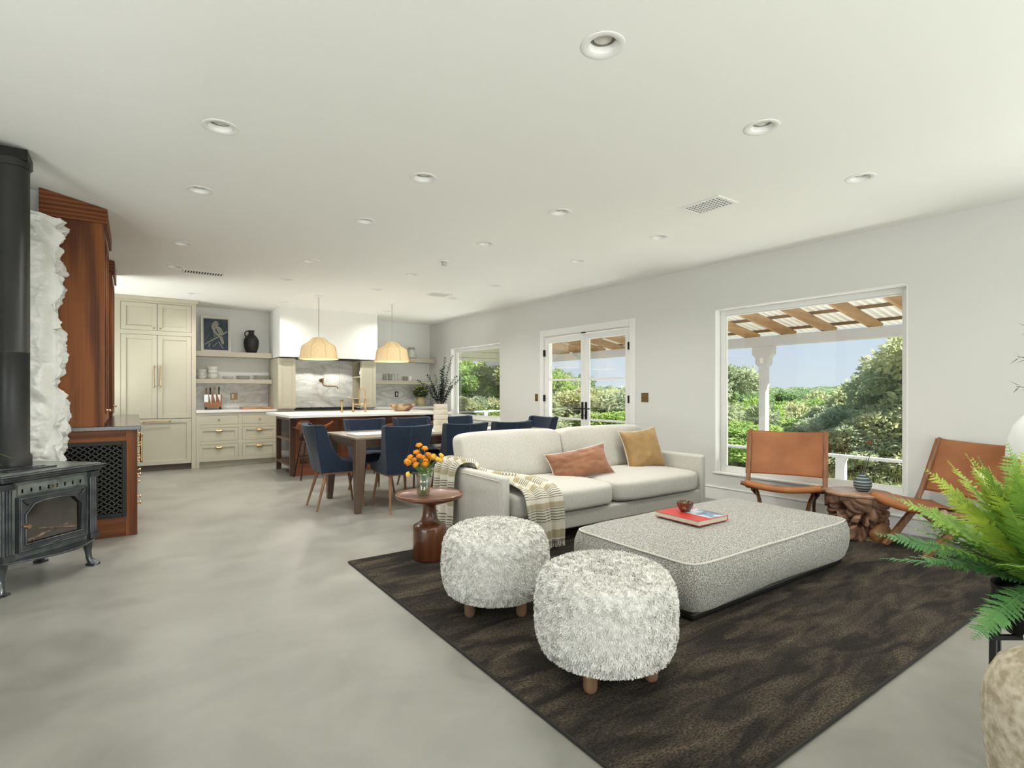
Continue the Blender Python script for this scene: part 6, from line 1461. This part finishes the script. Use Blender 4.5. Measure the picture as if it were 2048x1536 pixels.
for y in (3.46, 2.3, 5.75, 0.5):
    MB(t).box(7.96, y - 0.06, -0.5499, 8.04, y + 0.06, 0.3149).build('post', beam_white, t, bevel=0.004)
t = thing('porch_railing', 'white railing across the far end of the porch, seen through the far window', 'railing', (7.7, 12.6, -0.55))
MB(t).box(5.7, 12.56, 0.655, 9.4, 12.64, 0.70).build('top_rail', beam_white, t, bevel=0.004); MB(t).box(5.7, 12.57, 0.40, 9.4, 12.63, 0.44).build('bottom_rail', beam_white, t, bevel=0.004)
for x in (6.2, 7.95, 9.3): MB(t).box(x - 0.06, 12.55, -0.5499, x + 0.06, 12.65, 0.6549).build('post', beam_white, t, bevel=0.004)
t = thing('gable_board', 'pale green boarded gable panel filling the top of the far window view', 'gable', (6.5, 10.02, 1.89)); gbm = mat('gable_green', (0.46, 0.47, 0.36), 0.7)
m = MB(t)
for k in range(6): m.box(5.6, 10.0 + 0.004 * (k % 2), 1.95 + 0.14 * k, 7.3, 10.05, 1.95 + 0.14 * (k + 1) - 0.006)
m.build('boards', gbm, t, bevel=0.003); MB(t).box(5.6, 9.99, 1.89, 7.3, 10.055, 1.949).build('trim_strip', gbm, t, bevel=0.003)
struct(MB().box(5.64, -3.2, -0.62, 8.15, 12.7, -0.55).build('trim_deck', mat('deck_grey', (0.58, 0.57, 0.54), 0.8, c2=(0.50, 0.49, 0.47), scale=3, stretch=(1, 8, 1))))
struct(MB().box(5.45, -3.2, -0.62, 5.639, 12.7, -0.16).build('foundation', beam_white))

# =================================================================== GROUND, HILLS, TREES
def gz(x, y):
    d = max(0, x - 8.5) + max(0, y - 14) * 0.5; return -0.7 - 3.2 * sstep(d / 16) - 0.02 * d + 0.25 * noise.noise(Vector((x * 0.2, y * 0.2, 0)))
grassm = mat('dry_grass', (0.20, 0.24, 0.08), 0.9, c2=(0.46, 0.40, 0.24), scale=1.2, detail=8, bump=0.6, bscale=20, bdist=0.1)
m = MB(); m.grid(lambda u, v: Vector((8.0 + 112 * u * u, -25 + 145 * v, gz(8.0 + 112 * u * u, -25 + 145 * v) - (0.3 if u == 0 else 0))), 60, 90); struct(m.build('ground', grassm, smooth=180))
hillm = mat('wooded_hill', (0.07, 0.13, 0.04), 0.95, c2=(0.20, 0.27, 0.11), scale=0.9, detail=8, bump=1.0, bscale=0.8, bdist=2.0)
m = MB()
def hill(u, v):
    a = R(-15) + R(120) * u; r_ = 70 + 50 * v; x, y = r_ * math.sin(a + 0) , r_ * math.cos(a)
    h = -4 + (6.1 + 0.8 * noise.noise(Vector((a * 6, 0, 2))) + 0.8 * noise.noise(Vector((a * 60, v * 8, 7)))) * sstep(v * 1.3)
    return Vector((x, y, h))
m.grid(hill, 260, 16); o = m.build('hills', hillm, smooth=180); struct(o)
gm = [mat('leaf_fresh', (0.27, 0.42, 0.12), 0.7, spec=0.2, c2=(0.46, 0.58, 0.20), scale=1.5), mat('leaf_greygreen', (0.33, 0.40, 0.24), 0.7, spec=0.2, c2=(0.52, 0.57, 0.38), scale=1.5), mat('leaf_olive', (0.40, 0.44, 0.22), 0.7, spec=0.2, c2=(0.58, 0.58, 0.34), scale=1.5), mat('leaf_dark', (0.17, 0.28, 0.12), 0.7, spec=0.2, c2=(0.30, 0.43, 0.20), scale=1.5)]
for g_ in gm:
    nt = g_.node_tree; b = nt.nodes['Principled BSDF']; tr = N(nt, 'ShaderNodeBsdfTranslucent'); mxs = N(nt, 'ShaderNodeMixShader'); mxs.inputs[0].default_value = 0.5
    nt.links.new(b.inputs['Base Color'].links[0].from_socket, tr.inputs[0]); o_ = nt.nodes['Material Output']; nt.links.new(b.outputs[0], mxs.inputs[1]); nt.links.new(tr.outputs[0], mxs.inputs[2]); nt.links.new(mxs.outputs[0], o_.inputs[0])
barkm = mat('pale_bark', (0.30, 0.27, 0.22), 0.9)
def tree_proto(seed, gmat, nleaf, R_, Hh, open_):
    rnd = random.Random(seed); t = thing('tree', '', 'tree', (0, 0, 0))
    m = MB(); lobes = []
    for k in range(26):
        a = rnd.random() * 6.28; z = Hh * (0.10 + 0.90 * rnd.random() ** 0.8); rr = R_ * (1 - 0.55 * (z / Hh) ** 2) * rnd.uniform(0.25, 0.85)
        lobes.append((Vector((rr * math.cos(a), rr * math.sin(a), z * 0.88)), rnd.uniform(0.32, 0.62) * (1 - 0.3 * z / Hh)))
    for c, r_ in lobes: leafcloud(m, nleaf // 26, c, (r_, r_, r_ * 0.8), 0.115, 0.030, rnd.randint(0, 9999), inner=0.30)
    m.build('crown', gmat, t)
    mt_ = MB(); mt_.tube([(0, 0, -0.3), (0.05, 0, Hh * 0.3), (0, 0.06, Hh * 0.7)], [0.11, 0.08, 0.03], 7)
    for c, r_ in lobes[:16]: mt_.tube([(0.02, 0, min(c.z * 0.5, Hh * 0.5)), c * 0.6 + Vector((0, 0, 0.15)), c * 1.05], [0.035, 0.02, 0.008], 5)
    mt_.build('trunk', barkm, t, smooth=60)
    return t
protos = [tree_proto(1, gm[0], 17000, 1.7, 4.0, 0), tree_proto(2, gm[1], 17000, 1.7, 3.6, 0), tree_proto(3, gm[2], 16000, 1.6, 3.4, 0), tree_proto(4, gm[3], 15000, 1.5, 4.4, 0)]
PH = [4.0, 3.6, 3.4, 4.4]
TD = [ # px, distance, top pixel row, kind, label
 (1448, 13.0, 705, 1, 'tall grey green tree at the left edge of the large window'), (1800, 12.0, 690, 1, 'tall grey green tree at the right edge of the large window'), (1860, 11.5, 640, 2, None), (1745, 14.0, 742, 2, 'yellowish tree left of the tallest one in the large window'),
 (1500, 15.0, 790, 0, None), (1560, 16.0, 800, 2, None), (1610, 15.0, 805, 0, None), (1660, 14.0, 800, 1, None), (1700, 13.5, 785, 1, None), (1530, 12.0, 850, 1, None), (1640, 12.0, 850, 1, None), (1580, 12.5, 840, 0, None), (1470, 11.5, 830, 0, None), (1775, 11.0, 790, 2, None), (1715, 11.0, 840, 1, None),
 (1480, 22.0, 776, 0, None), (1540, 26.0, 780, 0, None), (1600, 24.0, 776, 0, 'bright green tree in the middle distance of the large window'), (1650, 28.0, 778, 2, None), (1700, 25.0, 772, 0, None), (1760, 24.0, 765, 1, None), (1820, 22.0, 750, 0, None),
 (1500, 40.0, 774, 3, None), (1545, 44.0, 770, 3, None), (1590, 42.0, 773, 3, None), (1630, 46.0, 771, 3, None), (1680, 42.0, 772, 3, None), (1730, 44.0, 768, 3, None), (1460, 42.0, 770, 3, None), (1780, 42.0, 768, 3, None),
 (1085, 16.0, 722, 0, 'rounded tree at the left pane of the french doors'), (1125, 17.0, 728, 1, None), (1150, 19.0, 735, 3, 'dark green tree top centred in the left door pane'), (1100, 13.5, 790, 1, None), (1140, 14.0, 770, 2, None), (1175, 14.0, 780, 0, None), (1205, 13.5, 775, 2, None), (1240, 14.0, 765, 1, None), (1270, 13.0, 755, 1, None), (1190, 12.5, 815, 1, None), (1230, 12.5, 800, 0, None), (1120, 12.5, 830, 1, None), (1300, 14, 760, 0, None), (1340, 14, 750, 1, None), (1390, 14, 740, 0, None), (1185, 30.0, 765, 3, None), (1230, 34.0, 768, 3, None),
 (900, 17.0, 700, 0, 'pale green tree at the left edge of the far window'), (935, 19.0, 705, 0, None), (965, 18.0, 700, 0, 'bright green tree in the middle of the far window'), (995, 17.5, 695, 0, 'leafy tree at the right edge of the far window'), (915, 16.0, 790, 2, None), (950, 16.5, 780, 1, None), (985, 16.0, 800, 0, None), (1020, 17, 710, 2, None), (1050, 18, 720, 0, None), (930, 16, 840, 1, None), (970, 16, 845, 0, None), (870, 18, 690, 0, None)]
GR = 'trees in the dense woodland beyond the porch'
TD = [q for q in TD if q[0] not in (1340, 1050, 870)]
KN = ['fresh green', 'grey green', 'yellow green', 'dark green']
def place(px, d):
    w = 'large window' if px >= 1400 else ('french doors' if px >= 1060 else 'far window')
    return w, ('nearest' if d <= 17 else ('middle' if d <= 35 else 'farthest'))
NTH = ['leftmost', 'second from left', 'third from left', 'fourth from left', 'fifth from left', 'sixth from left', 'seventh from left', 'eighth from left']
rnd_l = {}
for px, d, yt, k, lab in TD:
    rnd_l.setdefault((k,) + place(px, d), []).append((px, d))
used = set(); rnd = random.Random(33)
for px, d, yt, k, lab in TD:
    p = ctr(px, d); g_ = gz(p.x, p.y) - 0.1; top = 1.22 + d * (783.5 - yt) / 1074.0; h_ = max(top - g_, 1.2); s = h_ / PH[k]
    o = protos[k] if k not in used else copy_tree(protos[k]); used.add(k)
    w_ = max(s, 0.85) * rnd.uniform(0.9, 1.15)
    if d > 35: w_ *= 1.3
    o.location = (p.x, p.y, g_); o.scale = (w_, w_, s); o.rotation_euler = (0, 0, rnd.random() * 6.28)
    L_ = sorted(rnd_l[(k,) + place(px, d)]); w, r_ = place(px, d)
    if len(L_) > 1: auto = '%s tree, %s of its colour, %s row, %s view' % (KN[k], NTH[L_.index((px, d))], r_, w)
    else: auto = 'only %s tree in the %s row, %s view' % (KN[k], r_, w)
    tag(o, lab or auto, 'tree', 'trees beyond the porch')
# grass tufts at the edge of the porch
m = MB(); rnd = random.Random(14)
for _ in range(9000):
    x = 8.4 + 3.6 * rnd.random(); y = 0.5 + 13.0 * rnd.random(); z = gz(x, y); h_ = rnd.uniform(0.25, 0.7); a = rnd.random() * 6.28; w = 0.008; q = len(m.v)
    b0 = Vector((x, y, z)); tp = b0 + Vector((rnd.gauss(0, .12), rnd.gauss(0, .12), h_)); sd = Vector((math.cos(a), math.sin(a), 0)) * w
    m.v += [b0 - sd, b0 + sd, tp]; m.f.append((q, q + 1, q + 2))
o = m.build('tall_grass', mat('grass_blades', (0.22, 0.33, 0.07), 0.7, c2=(0.58, 0.50, 0.28), scale=2.0)); tag(o, 'tall green and straw coloured grass beside the porch', 'grass', kind='stuff')
